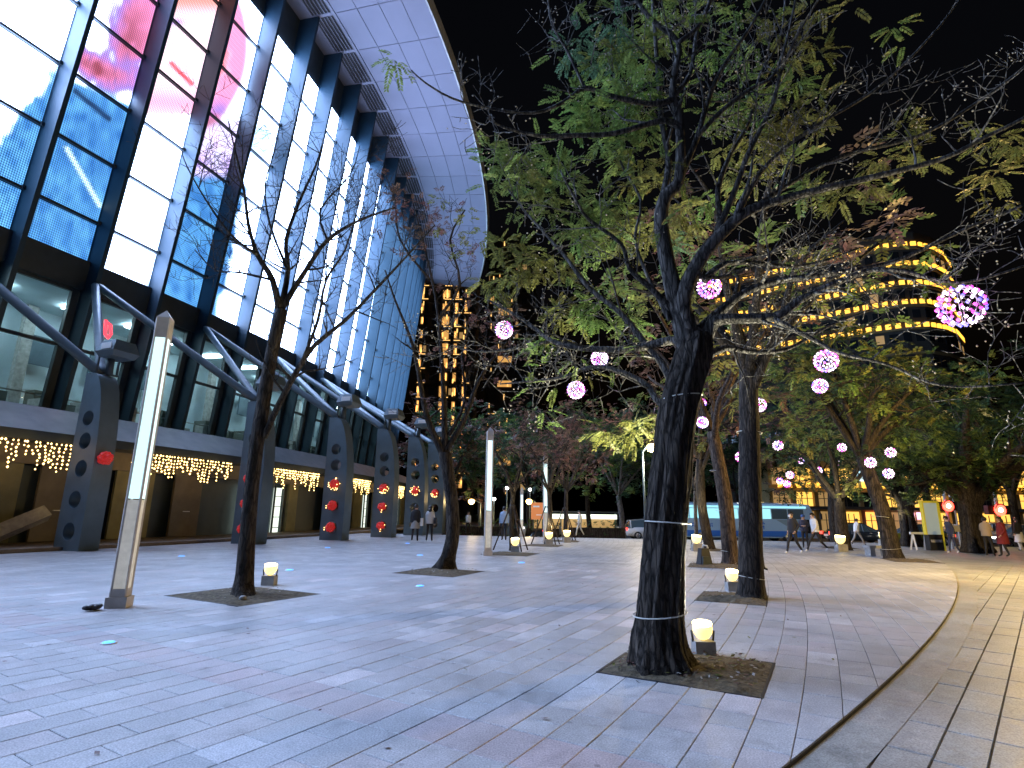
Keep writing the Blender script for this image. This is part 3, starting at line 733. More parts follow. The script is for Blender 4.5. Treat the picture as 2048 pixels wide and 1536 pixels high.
for k, i in SH:
    o = bay('shutter_panel', dm[i], k)
    if i == 1 or k < 0: inst('door_handle', hd, o)
for k in (3.5, 4.35, 8.2, 11.4):
    o = bay('lit_door', dl, k); inst('door_frame', dfr_me, o)
# far end wall and roof
ew = MB()
kk = K1+.1
ew.add([apol(90, kk, 0), apol(Rf(12.8), kk, 0), apol(Rf(12.8), kk, 12.8), apol(Rf(36), kk, 36), apol(90, kk, 36)], [(0, 1, 2, 3, 4)])
kk = K0-.1
ew.add([apol(90, kk, 0), apol(Rf(12.8), kk, 0), apol(Rf(12.8), kk, 12.8), apol(Rf(36), kk, 36), apol(90, kk, 36)], [(4, 3, 2, 1, 0)])
ew.build('end_wall', M['facade'], arena)
# canopy: dark slab, soffit panels, louvre units
KC0, KC1 = -15, 18.6
cs = MB(); nstep = 60
for i in range(nstep):
    a, b_ = KC0+(KC1-KC0)*i/nstep, KC0+(KC1-KC0)*(i+1)/nstep
    pr = [(104., 36.06), (114.32, 36.06), (114.5, 36.5), (114.0, 37.4), (100, 38.5)]
    q = [apol(R, a, z) for R, z in pr]+[apol(R, b_, z) for R, z in pr]; nn = len(pr)
    cs.add(q, [(j, j+1, nn+j+1, nn+j) for j in range(nn-1)]+[(nn-1, 0, nn, 2*nn-1)], 0)
for kk in (KC0, KC1): cs.add([apol(R, kk, z) for R, z in ((104., 36.06), (114.32, 36.06), (114.5, 36.5), (114.0, 37.4), (100, 38.5))], [(0, 1, 2, 3, 4)])
cs.build('canopy', M['soffit_joint'], arena)
rim = MB()
for i in range(nstep):
    a, b_ = KC0+(KC1-KC0)*i/nstep, KC0+(KC1-KC0)*(i+1)/nstep
    rim.add([apol(114.34, a, 35.9), apol(114.34, b_, 35.9), apol(114.56, b_, 36.5), apol(114.56, a, 36.5), apol(114.2, a, 35.95), apol(114.2, b_, 35.95)], [(0, 1, 2, 3), (4, 5, 1, 0)])
rim.build('canopy_rim', M['concrete'], arena)
def ring_panel(Ra, Rb, da, db, z, th=.05):
    mb = MB(); t = []
    for zz in (z, z+th):
        for R, kk in ((Ra, da), (Rb, da), (Rb, db), (Ra, db)): t.append((R*math.cos(DL*kk), R*math.sin(DL*kk), zz))
    return mb.add(t, [(0, 3, 2, 1), (0, 1, 5, 4), (1, 2, 6, 5), (2, 3, 7, 6), (3, 0, 4, 7)])
RS = np.linspace(107.55, 114.25, 5)
sp_me = [ring_panel(RS[i]+.022, RS[i+1]-.022, .008, .992, 35.985).mesh('soffit_panel', M['soffit']) for i in range(4)]
lv = ring_panel(105.62, 105.82, .0, 1., 35.96, .1); 
for R in (107.3,): 
    x = ring_panel(R, R+.22, 0, 1, 35.96, .1); lv.add(x.v, x.f)
x = ring_panel(105.82, 107.3, .955, 1.0, 35.955, .1); lv.add(x.v, x.f); x = ring_panel(105.82, 107.3, 0, .03, 35.955, .1); lv.add(x.v, x.f)
lv_me = lv.mesh('louvre', M['soffit'])
sl_me = []
for R in np.linspace(106.02, 107.1, 5):
    sl_me.append(ring_panel(R-.03, R+.03, .035, .95, 35.93, .12).mesh('slat', M['soffit']))
bk_me = ring_panel(105.82, 107.3, .03, .955, 36.03, .02).mesh('louvre_back', M['louvre'])
st_me = ring_panel(104.7, 105.6, .01, .99, 35.98, .05).mesh('soffit_strip', M['soffit'])
for k in range(KC0, 18):
    for me in sp_me: bay('soffit_panel', me, k)
    o = bay('louvre', lv_me, k); inst('louvre_back', bk_me, o)
    for me in sl_me: inst('slat', me, o)
    bay('soffit_strip', st_me, k)

# columns with round holes, seen from the side; red fabric balls sit in the lower holes
def hole_plate():
    cu = bpy.data.curves.new('plate', 'CURVE'); cu.dimensions = '2D'; cu.fill_mode = 'BOTH'; cu.extrude = .33
    def spl(pts):
        s = cu.splines.new('POLY'); s.points.add(len(pts)-1); s.use_cyclic_u = True
        for p, q in zip(s.points, pts): p.co = (q[0], q[1], 0, 1)
    prof = [(-1.25, 0), (0, 0), (0, 2.6)]
    for i in range(1, 11):
        t = i/10; prof.append((-.85*t**1.9*1.0-.02*t, 2.6+3.5*math.sin(t*math.pi/2)*1.0))
    prof += [(-1.25, 6.1)]
    spl(prof)
    for (hx, hz, hr) in HOLES: spl([(hx+hr*math.cos(a), hz+hr*math.sin(a)) for a in np.linspace(0, 2*math.pi, 25)[:-1]])
    ob = bpy.data.objects.new('tmp', cu); COL.objects.link(ob)
    dg = bpy.context.evaluated_depsgraph_get(); me = bpy.data.meshes.new_from_object(ob.evaluated_get(dg)); bpy.data.objects.remove(ob)
    me.transform(Matrix(((1, 0, 0, 0), (0, 0, -1, 0), (0, 1, 0, 0), (0, 0, 0, 1)))); me.name = 'column_plate'
    me.materials.clear(); me.materials.append(M['steel']); return me
HOLES = [(-.62, .62, .29), (-.62, 1.66, .29), (-.60, 2.7, .29), (-.66, 3.65, .29), (-.72, 4.45, .27)]
col_me = hole_plate()
basepx = [(155, 1103), (510, 1089), (683, 1081), (782, 1075), (845, 1071), (884, 1067)]
colpos = [gnd(x, y) for x, y in basepx]
# one column before the first, two behind the last
def rad_ang(p): return math.atan2(p[1]-AC[1], p[0]-AC[0])
a0 = rad_ang(colpos[0]); colpos = [np.array([AC[0]+110.*math.cos(a0-2*DL), AC[1]+110.*math.sin(a0-2*DL), 0])] + colpos
heads = []
boxm = MB()
boxm.box((0, 0, .0), (.95, 1.0, .42), taper=.72); boxm.box((0, 0, -.30), (.95*.8, .8, .2), taper=1.25)
fl_me = boxm.mesh('floodlight_housing', M['steel'])
bk = MB().tube([(-.4, -.36, -.95), (-.4, -.36, -.35)], .04, 6).tube([(-.4, .36, -.95), (-.4, .36, -.35)], .04, 6).box((-.4, 0, -.95), (.1, .8, .06)).tube([(-.3, 0, -1.), (-.3, 0, -.35)], .13, 8)
bk_me2 = bk.mesh('bracket', M['steel_dark']); ln_me = MB().box((.1, -.505, -.05), (.5, .02, .22)).mesh('floodlight_glass', M['white_metal'])
for i, p in enumerate(colpos):
    a = rad_ang(p); nrm = np.array([math.cos(a), math.sin(a), 0]); tg = np.array([-math.sin(a), math.cos(a), 0])
    c = inst('column', col_me, arena, tuple(p+tg*.33-np.array([AC[0], AC[1], 0])), a)
    h = p+tg*.33-nrm*1.0+np.array([0, 0, 6.15]); heads.append(h)
    fx = inst('floodlight_housing', fl_me, c, (-.45, .1, 7.1)); inst('bracket', bk_me2, fx); inst('floodlight_glass', ln_me, fx)
# tube struts zigzag from column heads to the ring beam
Ppx = {1: (205, 578), 3: (422, 658), 5: (563, 722), 7: (656, 765), 9: (715, 800), 11: (754, 831)}
for i, h in enumerate(heads):
    j = i-1
    for kf in (2*j-1, 2*j+1):
        q = apol(Rp(11.6)+.75, kf, 11.6); mb = MB().tube([h, h+(q-h)*.03, h+(q-h)*.97, q], [.09, .17, .17, .09], 10); mb.build('strut', M['steel'], arena)
# hanging red fabric ornaments, fairy-light curtains (hung on the building: things of their own)
ORD = ['nearest', 'second', 'third', 'fourth', 'fifth', 'sixth']
POSN = ['lowest', 'middle', 'topmost']
def ornament(p, label, lights):
    t = thing('red_ornament', label, 'ornament', p, 0, 'red ornaments in the column holes')
    rg = random.Random(int(p[1]*100)); mb = MB()
    for _ in range(26):
        v = np.array([rg.gauss(0, 1) for _ in range(3)]); v /= np.linalg.norm(v); mb.ball(np.array(p)+v*.17, .085, 0, 6, 4)
    mb.ball(p, .19, 0, 10, 6); mb.build('fabric_ball', M['red_ball'], t)
    if lights:
        lb = MB(); 
        for _ in range(lights):
            v = np.array([rg.gauss(0, 1) for _ in range(3)]); v /= np.linalg.norm(v); v[2] = -abs(v[2]) if rg.random() < .6 else v[2]; lb.octa(np.array(p)+v*.3, .026)
        o = lb.build('bulbs', M['icicle'], t); o['kind'] = 'stuff'
for i, p in enumerate(colpos[1:]):
    a = rad_ang(p); nrm = np.array([math.cos(a), math.sin(a), 0]); tg = np.array([-math.sin(a), math.cos(a), 0])
    for hi in range(3):
        if i == 0 and hi < 2: continue
        if i >= 4 and hi < 2: continue
        hx, hz, hr = HOLES[hi]; q = p+nrm*hx-tg*.10+np.array([0, 0, hz])
        if i == 0: q = p+nrm*.12+tg*.28+np.array([0, 0, 3.05])
        lab = ('red crumpled fabric ball on the nearest arena column, left of the tall pylon' if i == 0 else
               f'bulb-ringed red fabric ball in the {POSN[hi]} hole of the {ORD[i]} arena column' if hi == 2 and i >= 2 else f'red fabric ball in the {POSN[hi]} hole of the {ORD[i]} arena column')
        ornament(q, lab, 22 if (hi == 2 and i >= 2) else (3 if i > 1 else 0))
GAPS = [(-1.9, .27), (1.0, 2.6), (3.2, 4.95), (5.9, 7.3), (8.6, 10.1), (10.8, 12.2)]
for gi, (ka, kb) in enumerate(GAPS):
    rg = random.Random(gi+20); nm = ['left of the nearest column', 'between the nearest and second columns', 'between the second and third columns', 'between the third and fourth columns', 'between the fourth and fifth columns', 'between the fifth and sixth columns'][gi]
    t = thing('fairy_light_curtain', f'warm icicle fairy lights hanging from the awning {nm}', 'fairy lights', tuple(apol(107.75, (ka+kb)/2, 3.7)), 0, 'icicle fairy lights under the awning')
    wb, lb = MB(), MB(); kx = ka
    wb.tube([apol(107.75, x, 3.7) for x in np.linspace(ka, kb, 8)], .012, 4)
    while kx < kb:
        ln_ = rg.choice([.35, .55, .75, .95, 1.1]); wb.tube([apol(107.75, kx, 3.7), apol(107.75, kx, 3.7-ln_)], .006, 3)
        z = 3.62
        while z > 3.7-ln_: lb.octa(apol(107.75+rg.uniform(-.03, .03), kx+rg.uniform(-.012, .012), z), rg.choice([.036, .042, .050])); z -= rg.uniform(.11, .17)
        kx += rg.uniform(.036, .062)
    wb.build('wires', M['wire'], t); o = lb.build('bulbs', M['icicle'], t); o['kind'] = 'stuff'
# sloping concrete slab built for a pale diagonal band at the far left
mb = MB(); qa, qb = onR(-60, 1090, 107.), onR(92, 1026, 107.)
mb.tube([qa, qb], .32, 4, smooth=False); mb.build('sloping_slab', M['concrete'], arena)
# ------------------------------------------------------------------ trees
def q_leaf(n_pairs, L, lw, ll, rg, droop=.25):
    """one compound leaf along +x, vertices of its leaflets (quads)"""
    V = []
    for i in range(n_pairs):
        t = (i+1)/n_pairs; x = L*(.2+.8*t); z = -droop*L*t*t
        s = ll*(1-.45*abs(t-.45))
        for sd in (-1, 1):
            a = sd*(1.05-.35*t)+rg.uniform(-.15, .15); d = np.array([math.cos(a), math.sin(a), rg.uniform(-.35, .05)]); e = np.array([-math.sin(a), math.cos(a), rg.uniform(-.3, .3)])
            p = np.array([x, 0, z]); V += [p, p+d*s*.5+e*lw*.5, p+d*s, p+d*s*.5-e*lw*.5]
    return np.array(V)
_rl = random.Random(11)
LEAF = {s: [q_leaf(*a, _rl) for _ in range(5)] for s, a in {'near': (10, .24, .02, .05), 'mid': (5, .34, .055, .13), 'far': (3, .5, .13, .28), 'tuft': (4, .22, .04, .1)}.items()}
def fronds(pos, dirs, size, rg, sc=(.75, 1.3)):
    """place compound leaves at pos pointing along dirs -> vertex array"""
    out = []; T = LEAF[size]
    for p, d in zip(pos, dirs):
        d = d/(np.linalg.norm(d)+1e-9); up = np.array([0, 0, 1.])+np.array([rg.uniform(-.4, .4), rg.uniform(-.4, .4), 0]); y = np.cross(up, d); y /= np.linalg.norm(y)+1e-9; z = np.cross(d, y)
        s = rg.uniform(*sc); out.append(p+(rg.choice(T)*s) @ np.array([d, y, z]))
    return np.concatenate(out) if out else np.zeros((0, 3))
def foliage_obj(name, groups, parent):
    """groups: list of (vertex array, material name)"""
    groups = [g for g in groups if len(g[0])]
    if not groups: return
    V = np.concatenate([g[0] for g in groups]); mats = []; mi = []
    for v, mn in groups:
        if mn not in mats: mats.append(mn)
        mi += [mats.index(mn)]*(len(v)//4)
    Fq = np.arange(len(V)).reshape(-1, 4)
    o = np_mesh(name, V, Fq, None, parent, mi, [M[x] for x in mats], off=np.array(parent.location)); o['kind'] = 'stuff'; return o
def wander(p, d, L, rg, n=5, up=.15, wob=.35):
    pts = [np.array(p)]; d = d/np.linalg.norm(d)
    for i in range(n):
        d = d+np.array([rg.gauss(0, wob), rg.gauss(0, wob), rg.gauss(0, wob)+up])*.5; d /= np.linalg.norm(d); pts.append(pts[-1]+d*L/n)
    return pts
def smooth_path(pts, rad, k=3):
    P = np.array(pts, float); Rr = np.array(rad, float); n = len(P); t = np.arange(n); tt = np.linspace(0, n-1, (n-1)*k+1)
    out = []
    for q in range(3):
        # Catmull-Rom
        c = P[:, q]; res = []
        for x in tt:
            i = min(int(x), n-2); u = x-i; p0, p1, p2, p3 = c[max(i-1, 0)], c[i], c[i+1], c[min(i+2, n-1)]
            res.append(.5*((2*p1)+(-p0+p2)*u+(2*p0-5*p1+4*p2-p3)*u*u+(-p0+3*p1-3*p2+p3)*u**3))
        out.append(res)
    return np.array(out).T, np.interp(tt, t, Rr)
def pxr(x, w, p): return w/2*((p-EYE)@FW)/F_PX/math.sqrt(1+((x-1024)/F_PX)**2)
class Tree:
    def __init__(s, name, label, base, seed, bark='bark', group=None, cat='tree'):
        s.rg = random.Random(seed); s.root = thing(name, label, cat, base, 0, group); s.tr = MB(); s.tw = MB(); s.tips = []; s.leaf = []; s.segs = []; s.bark = bark; s.berr = []; s.twbark = bark; s.limb_mi = 0
    def limb(s, pts, rad, n=8, k=3, rough=.0, twigs=None):
        P, Rr = smooth_path(pts, rad, k); s.tr.tube(P, Rr, n, s.limb_mi, rough=rough); s.segs.append((P, Rr)); return P, Rr
    def px_limb(s, pts, d0, d1, n=8, minr=.006, rough=0, k=3):
        m_ = len(pts); P, Rr = [], []
        for i, q in enumerate(pts):
            Y = d0+(d1-d0)*(i/(m_-1)); p = at(q[0], q[1], Y); P.append(p); Rr.append(max(minr, pxr(q[0], q[2], p)*.86))
        return s.limb(P, Rr, n, k, rough)
    def ramify(s, P, Rr, count, L, depth=2, t0=.25, up=.2, spread=1.0, nseg=5, rmin=.003, tips_at=1):
        rg = s.rg
        for _ in range(count):
            t = rg.uniform(t0, 1); i = min(int(t*(len(P)-1)), len(P)-2); p = P[i]; r = Rr[i]*rg.uniform(.35, .6); d = P[i+1]-P[i]; d = d/(np.linalg.norm(d)+1e-9)
            v = np.array([rg.gauss(0, 1), rg.gauss(0, 1), rg.gauss(.2, .8)]); v -= d*(v@d); v /= np.linalg.norm(v)+1e-9
            dr = d*rg.uniform(.3, .8)+v*spread; ll = L*rg.uniform(.6, 1.3); q = wander(p, dr, ll, rg, nseg, up)
            rr = np.linspace(max(r, rmin*1.5), rmin, len(q)); s.tw.tube(q, rr, 5 if r > .012 else 4, cap=False)
            if depth <= tips_at:
                s.tips.append((q[-1], q[-1]-q[-2])); s.tips.append((q[-2], q[-1]-q[-3]))
            if depth > 1: s.ramify(q, rr, rg.choice([2, 3, 3, 4]), L*.55, depth-1, .3, up, spread, max(3, nseg-1), rmin, tips_at)
    def patch(s, c, r, n, kind, size='mid', flat=.7, ball=1.0):
        """a clump of compound leaves about c"""
        rg = s.rg; pos, dr = [], []; k = max(1, n//7)
        cl = [np.array(c)+np.array([rg.gauss(0, .5), rg.gauss(0, .5), rg.gauss(0, .5*flat)])*r for _ in range(k)]
        for ce in cl:
            base = np.array([rg.gauss(0, 1), rg.gauss(0, 1), rg.gauss(0, .5)])
            for _ in range(7):
                v = np.array([rg.gauss(0, 1), rg.gauss(0, 1), rg.gauss(0, .5)]); v /= np.linalg.norm(v); pos.append(ce+v*r*.05); dr.append(v+base*.3+np.array([0, 0, -.1]))
        s.leaf.append((fronds(pos, dr, size, rg), kind))
    def px_patch(s, x, y, rpx, Y, n, kind, size='mid'):
        c = at(x, y, Y); s.patch(c, rpx*np.linalg.norm(c-EYE)/F_PX, n, kind, size)
    def leaves_at_tips(s, frac, per, kinds, size='mid', sc=(.75, 1.3)):
        rg = s.rg; by = {}
        for p, d in s.tips:
            if rg.random() > frac: continue
            kd = rg.choice(kinds)
            for _ in range(per):
                v = np.array([rg.gauss(0, 1), rg.gauss(0, 1), rg.gauss(-.1, .5)]); by.setdefault(kd, []).append((p, v+d/np.linalg.norm(d)*.6))
        for kd, l_ in by.items(): s.leaf.append((fronds([a for a, _ in l_], [b for _, b in l_], size, rg, sc), kd))
    def berries(s, n, spread=.12, r=.011):
        rg = s.rg; mb = MB()
        if not s.tips: return
        for _ in range(n):
            p, d = rg.choice(s.tips)
            for _ in range(rg.choice([1, 2, 4, 6])):
                q = p+np.array([rg.gauss(0, 1), rg.gauss(0, 1), rg.gauss(-.6, .8)])*spread*.6; mb.octa(q, r*rg.uniform(.8, 1.2))
        o = mb.build('berries', M['berry'], s.root); o['kind'] = 'stuff'
    def done(s, cords=None):
        s.tr.build('trunk', [M[s.bark], M['bark_limb']], s.root)
        if s.tw.v: o = s.tw.build('twigs', M[s.twbark], s.root); o['kind'] = 'stuff'
        foliage_obj('foliage', s.leaf, s.root)
        for (c, r, tilt) in (cords or []):
            mb = MB(); P = [np.array(c)+np.array([math.cos(a)*r, math.sin(a)*r, tilt*math.cos(a)*r]) for a in np.linspace(0, 2*math.pi, 21)]; mb.tube(P, .006, 5, cap=False); mb.build('cord', M['cord'], s.root)
        return s.root
def trunk_mesh(t, pts, d0, d1, rings=60, n=44, ridge=.07, flare=None, minr=.01, wk_=1.):
    """a furrowed trunk: rings along a smooth path with vertical ridges and root flare"""
    m_ = len(pts); P, Rr = [], []
    for i, q in enumerate(pts):
        Y = d0+(d1-d0)*i/(m_-1); p = at(q[0], q[1], Y) if i else gnd(q[0], q[1], -.02); P.append(p); Rr.append(pxr(q[0], q[2], p)*wk_)
    P, Rr = smooth_path(P, Rr, max(2, rings//m_)); V = []; K = len(P); ph = [t.rg.uniform(0, 6.28) for _ in range(8)]
    for i in range(K):
        z = P[i][2]
        for j in range(n):
            a = 2*math.pi*j/n
            rd = 1+ridge*(.8*(vnoise(a*5.2+ph[4]*9, z*2.2+ph[5], 3)-.5)+.9*(abs(vnoise(a*9.5+ph[6]*7, z*3.4, 6)-.5)*2-.5)+.5*math.sin(7*a+ph[0]+1.1*math.sin(z*1.7))+.45*math.sin(13*a+ph[1]+z*1.3)+.35*math.sin(19*a+ph[2]-z*2.1+math.sin(z*3)))+t.rg.uniform(-.012, .012)
            fl = max(0, 1-max(z, 0)/.45)**2*.5*(.5+.5*math.sin(5*a+ph[3]))*(1 if flare is None else flare)
            r = Rr[i]*(rd+fl); V.append((P[i][0]+math.cos(a)*r, P[i][1]+math.sin(a)*r, P[i][2]))
    Fs = [(i*n+j, i*n+(j+1) % n, (i+1)*n+(j+1) % n, (i+1)*n+j) for i in range(K-1) for j in range(n)]
    Fs += [tuple((K-1)*n+j for j in range(n))]
    t.tr.add(V, Fs, 0, True); t.segs.append((P, Rr)); return P, Rr

# --- the big foreground tree
hero = Tree('chinaberry_tree', 'huge foreground tree with furrowed dark trunk, spreading limbs and feathery green leaves', gnd(1330, 1335), 4, 'bark')
hero.twbark = 'bark_pale'; hero.limb_mi = 1
tp, trr = trunk_mesh(hero, [(1330, 1345, 128), (1318, 1290, 108), (1320, 1220, 98), (1326, 1120, 91), (1336, 1000, 84), (1348, 890, 80), (1362, 800, 82), (1384, 720, 84), (1392, 670, 64)], 5.6, 5.75, 150, 110, .075, .65, .01, .96)
LIMBS = [
 ([(1385, 740, 54), (1364, 650, 46), (1350, 590, 42), (1332, 510, 38), (1322, 440, 34), (1330, 395, 31), (1357, 362, 27), (1361, 293, 23), (1357, 228, 20), (1345, 193, 17), (1350, 140, 15), (1357, 85, 13), (1302, 38, 11), (1262, -20, 9), (1220, -120, 6)], 5.75, 5.3),
 ([(1357, 85, 12), (1401, 47, 10), (1425, -20, 8), (1450, -120, 5)], 5.35, 5.5),
 ([(1345, 195, 13), (1381, 146, 11), (1395, 58, 9), (1425, -10, 8), (1440, -110, 4)], 5.45, 6.0),
 ([(1326, 395, 19), (1337, 322, 15), (1322, 234, 13), (1316, 146, 11), (1309, 50, 9), (1300, -60, 6)], 5.6, 6.2),
 ([(1360, 255, 17), (1325, 241, 14), (1228, 267, 12), (1140, 271, 11), (1080, 272, 9), (1008, 255, 6), (975, 235, 4)], 5.5, 4.9),
 ([(1345, 199, 15), (1301, 208, 13), (1214, 190, 12), (1170, 176, 11), (1126, 205, 9), (1067, 226, 7), (980, 217, 6), (905, 197, 5), (850, 165, 4), (822, 140, 2.5)], 5.45, 4.7),
 ([(1170, 176, 8), (1132, 97, 7), (1105, 50, 6), (1095, -10, 5), (1090, -80, 3)], 5.2, 5.0),
 ([(1390, 700, 48), (1372, 640, 44), (1366, 600, 40), (1384, 548, 36), (1415, 498, 34), (1455, 455, 30), (1500, 420, 26), (1588, 392, 20), (1720, 360, 17), (1881, 319, 14), (1969, 275, 12), (2060, 230, 10), (2200, 150, 6)], 5.75, 5.0),
 ([(1356, 372, 16), (1369, 337, 15), (1395, 272, 14), (1415, 205, 12), (1442, 140, 10), (1500, 55, 8), (1540, -20, 6), (1570, -90, 4)], 5.55, 5.9),
 ([(1395, 272, 12), (1442, 223, 11), (1500, 178, 10), (1553, 143, 8), (1588, 15, 6), (1600, -60, 4)], 5.6, 5.2),
 ([(1500, 425, 18), (1529, 401, 14), (1600, 355, 12), (1690, 310, 11), (1837, 272, 10), (1954, 205, 9), (2060, 125, 7), (2160, 40, 4)], 5.6, 6.2),
 ([(1470, 440, 16), (1512, 357, 12), (1560, 305, 10), (1626, 255, 9), (1740, 187, 8), (1810, 126, 7), (1878, 53, 6), (1925, -10, 4)], 5.6, 5.6),
 ([(1400, 700, 44), (1424, 650, 34), (1450, 638, 28), (1548, 634, 24), (1596, 602, 20), (1678, 563, 17), (1743, 540, 14), (1808, 543, 12), (1922, 566, 9), (2060, 528, 6)], 5.75, 4.9),
 ([(1400, 660, 30), (1450, 615, 24), (1483, 589, 20), (1548, 563, 18), (1645, 550, 16), (1776, 527, 13), (1873, 485, 11), (1960, 445, 9), (2060, 405, 7)], 5.75, 5.5),
 ([(1410, 560, 20), (1450, 527, 15), (1520, 527, 12), (1580, 533, 10), (1645, 523, 8), (1720, 495, 5)], 5.8, 6.8),
 ([(1400, 720, 26), (1450, 696, 16), (1500, 704, 13), (1548, 703, 11), (1587, 693, 9), (1662, 650, 6), (1740, 620, 4)], 5.8, 6.6),
 ([(1548, 638, 16), (1629, 680, 12), (1678, 706, 10), (1775, 729, 8), (1857, 765, 7), (1938, 774, 6), (2060, 765, 4)], 5.45, 4.6),
 ([(1375, 690, 30), (1340, 681, 22), (1259, 699, 18), (1161, 696, 14), (1106, 683, 11), (1057, 647, 9), (1015, 621, 7), (975, 600, 4)], 5.75, 7.2),
 ([(1362, 790, 28), (1346, 768, 22), (1324, 728, 18), (1295, 693, 16), (1243, 628, 13), (1178, 576, 11), (1139, 524, 9), (1106, 485, 7), (1048, 420, 5), (1010, 370, 3)], 5.75, 6.8),
 ([(1360, 640, 24), (1308, 582, 14), (1259, 537, 11), (1243, 488, 9), (1178, 439, 8), (1152, 400, 6), (1120, 340, 4)], 5.75, 5.2),
 ([(1350, 830, 24), (1314, 800, 17), (1292, 768, 14), (1227, 738, 11), (1178, 735, 10), (1126, 755, 8), (1048, 764, 5), (1000, 768, 3)], 5.7, 6.8),
 ([(1340, 640, 14), (1302, 566, 9), (1270, 480, 7), (1282, 400, 6), (1240, 320, 5), (1250, 240, 4), (1230, 180, 3)], 5.7, 6.3),
 ([(1100, 683, 8), (1015, 700, 6), (950, 703, 4), (905, 690, 2.5)], 6.9, 7.3),
 ([(1425, 495, 22), (1440, 440, 16), (1436, 380, 13), (1460, 310, 11), (1500, 240, 9), (1520, 150, 8), (1560, 80, 6), (1570, 0, 5)], 5.75, 6.6),
 ([(1420, 500, 20), (1470, 380, 14), (1500, 300, 12), (1545, 210, 10), (1560, 150, 8), (1600, 60, 6), (1650, -20, 4)], 5.7, 5.2),
]
LP = [hero.px_limb(p, a, b, 9, rough=.06) for p, a, b in LIMBS]
for i, (P, Rr) in enumerate(LP):
    hero.ramify(P, Rr, 3 if i == 5 else 5 if i == 4 else 9 if len(P) > 20 else 6, .4 if i == 5 else .75, 2 if i == 5 else 3, .25, .12, 1.0)
for (x, y, r, Y, n, kd) in [(1180, 100, 60, 6.2, 70, 'leaf_t'), (1265, 110, 75, 6.4, 110, 'leaf'), (1330, 70, 60, 6.6, 60, 'leaf'), (1200, 210, 50, 5.8, 60, 'leaf'), (1290, 190, 50, 5.9, 60, 'leaf'), (1150, 215, 40, 5.6, 40, 'leaf'),
    (1110, 350, 60, 7, 70, 'leaf'), (1240, 300, 60, 6.2, 70, 'leaf'), (1290, 345, 45, 6.2, 40, 'leaf_y'), (1180, 470, 75, 7.2, 120, 'leaf'), (1220, 420, 50, 6.6, 60, 'leaf'), (1290, 450, 40, 6.2, 30, 'leaf_y'), (1370, 430, 45, 6.3, 40, 'leaf_y'),
    (1440, 240, 50, 6.6, 50, 'leaf'), (1470, 320, 55, 6.8, 60, 'leaf_y'), (1480, 70, 60, 6.8, 60, 'leaf'), (1590, 90, 60, 6.5, 60, 'leaf_y'), (1550, 190, 55, 6.6, 60, 'leaf'), (1570, 250, 40, 5.8, 40, 'leaf_y'), (1640, 235, 30, 6, 25, 'leaf_y'), (1520, 280, 45, 6.2, 30, 'leaf_y'),
    (1680, 385, 45, 5.6, 24, 'leaf_y'), (1760, 350, 40, 6.2, 30, 'leaf_y'), (1790, 300, 50, 6.6, 40, 'leaf_y'), (1850, 40, 35, 6.6, 10, 'leaf'), (1990, 305, 55, 6.6, 50, 'leaf_y'), (2025, 360, 40, 6.6, 24, 'leaf_y'),
    (1250, 855, 42, 6.2, 50, 'leaf_y'), (1190, 620, 40, 7, 46, 'leaf'), (1250, 640, 30, 6.6, 24, 'leaf'), (1040, 560, 60, 7, 70, 'leaf_y'), (1010, 500, 45, 7, 40, 'leaf_y'), (1090, 530, 40, 7, 36, 'leaf_y'), (1010, 345, 55, 6.6, 60, 'leaf'), (985, 330, 25, 6.2, 16, 'leaf'), (1060, 400, 50, 7, 50, 'leaf'),
    (1120, 640, 45, 7.3, 40, 'leaf_y'), (1080, 690, 40, 7.4, 24, 'leaf'), (795, 118, 12, 4.7, 7, 'leaf'), (1370, 505, 40, 6.4, 24, 'leaf_t'), (1420, 380, 34, 6.4, 24, 'leaf')]:
    hero.px_patch(x, y, r, Y, int(n*1.45), kd, 'near')
hero.tips_all = hero.tips; hero.tips = [q for q in hero.tips if q[0][0] < 2.4 and q[0][0] > -.05-.04*q[0][2]]; hero.leaves_at_tips(.045, 3, ['leaf', 'leaf', 'leaf_y'], 'near'); hero.tips = hero.tips_all
hero.berries(430, .13, .011)
hero.done([(at(1319, 1227, 5.62), .252, .1), (at(1336, 1045, 5.65), .222, -.05), (at(1364, 795, 5.72), .205, .1)])

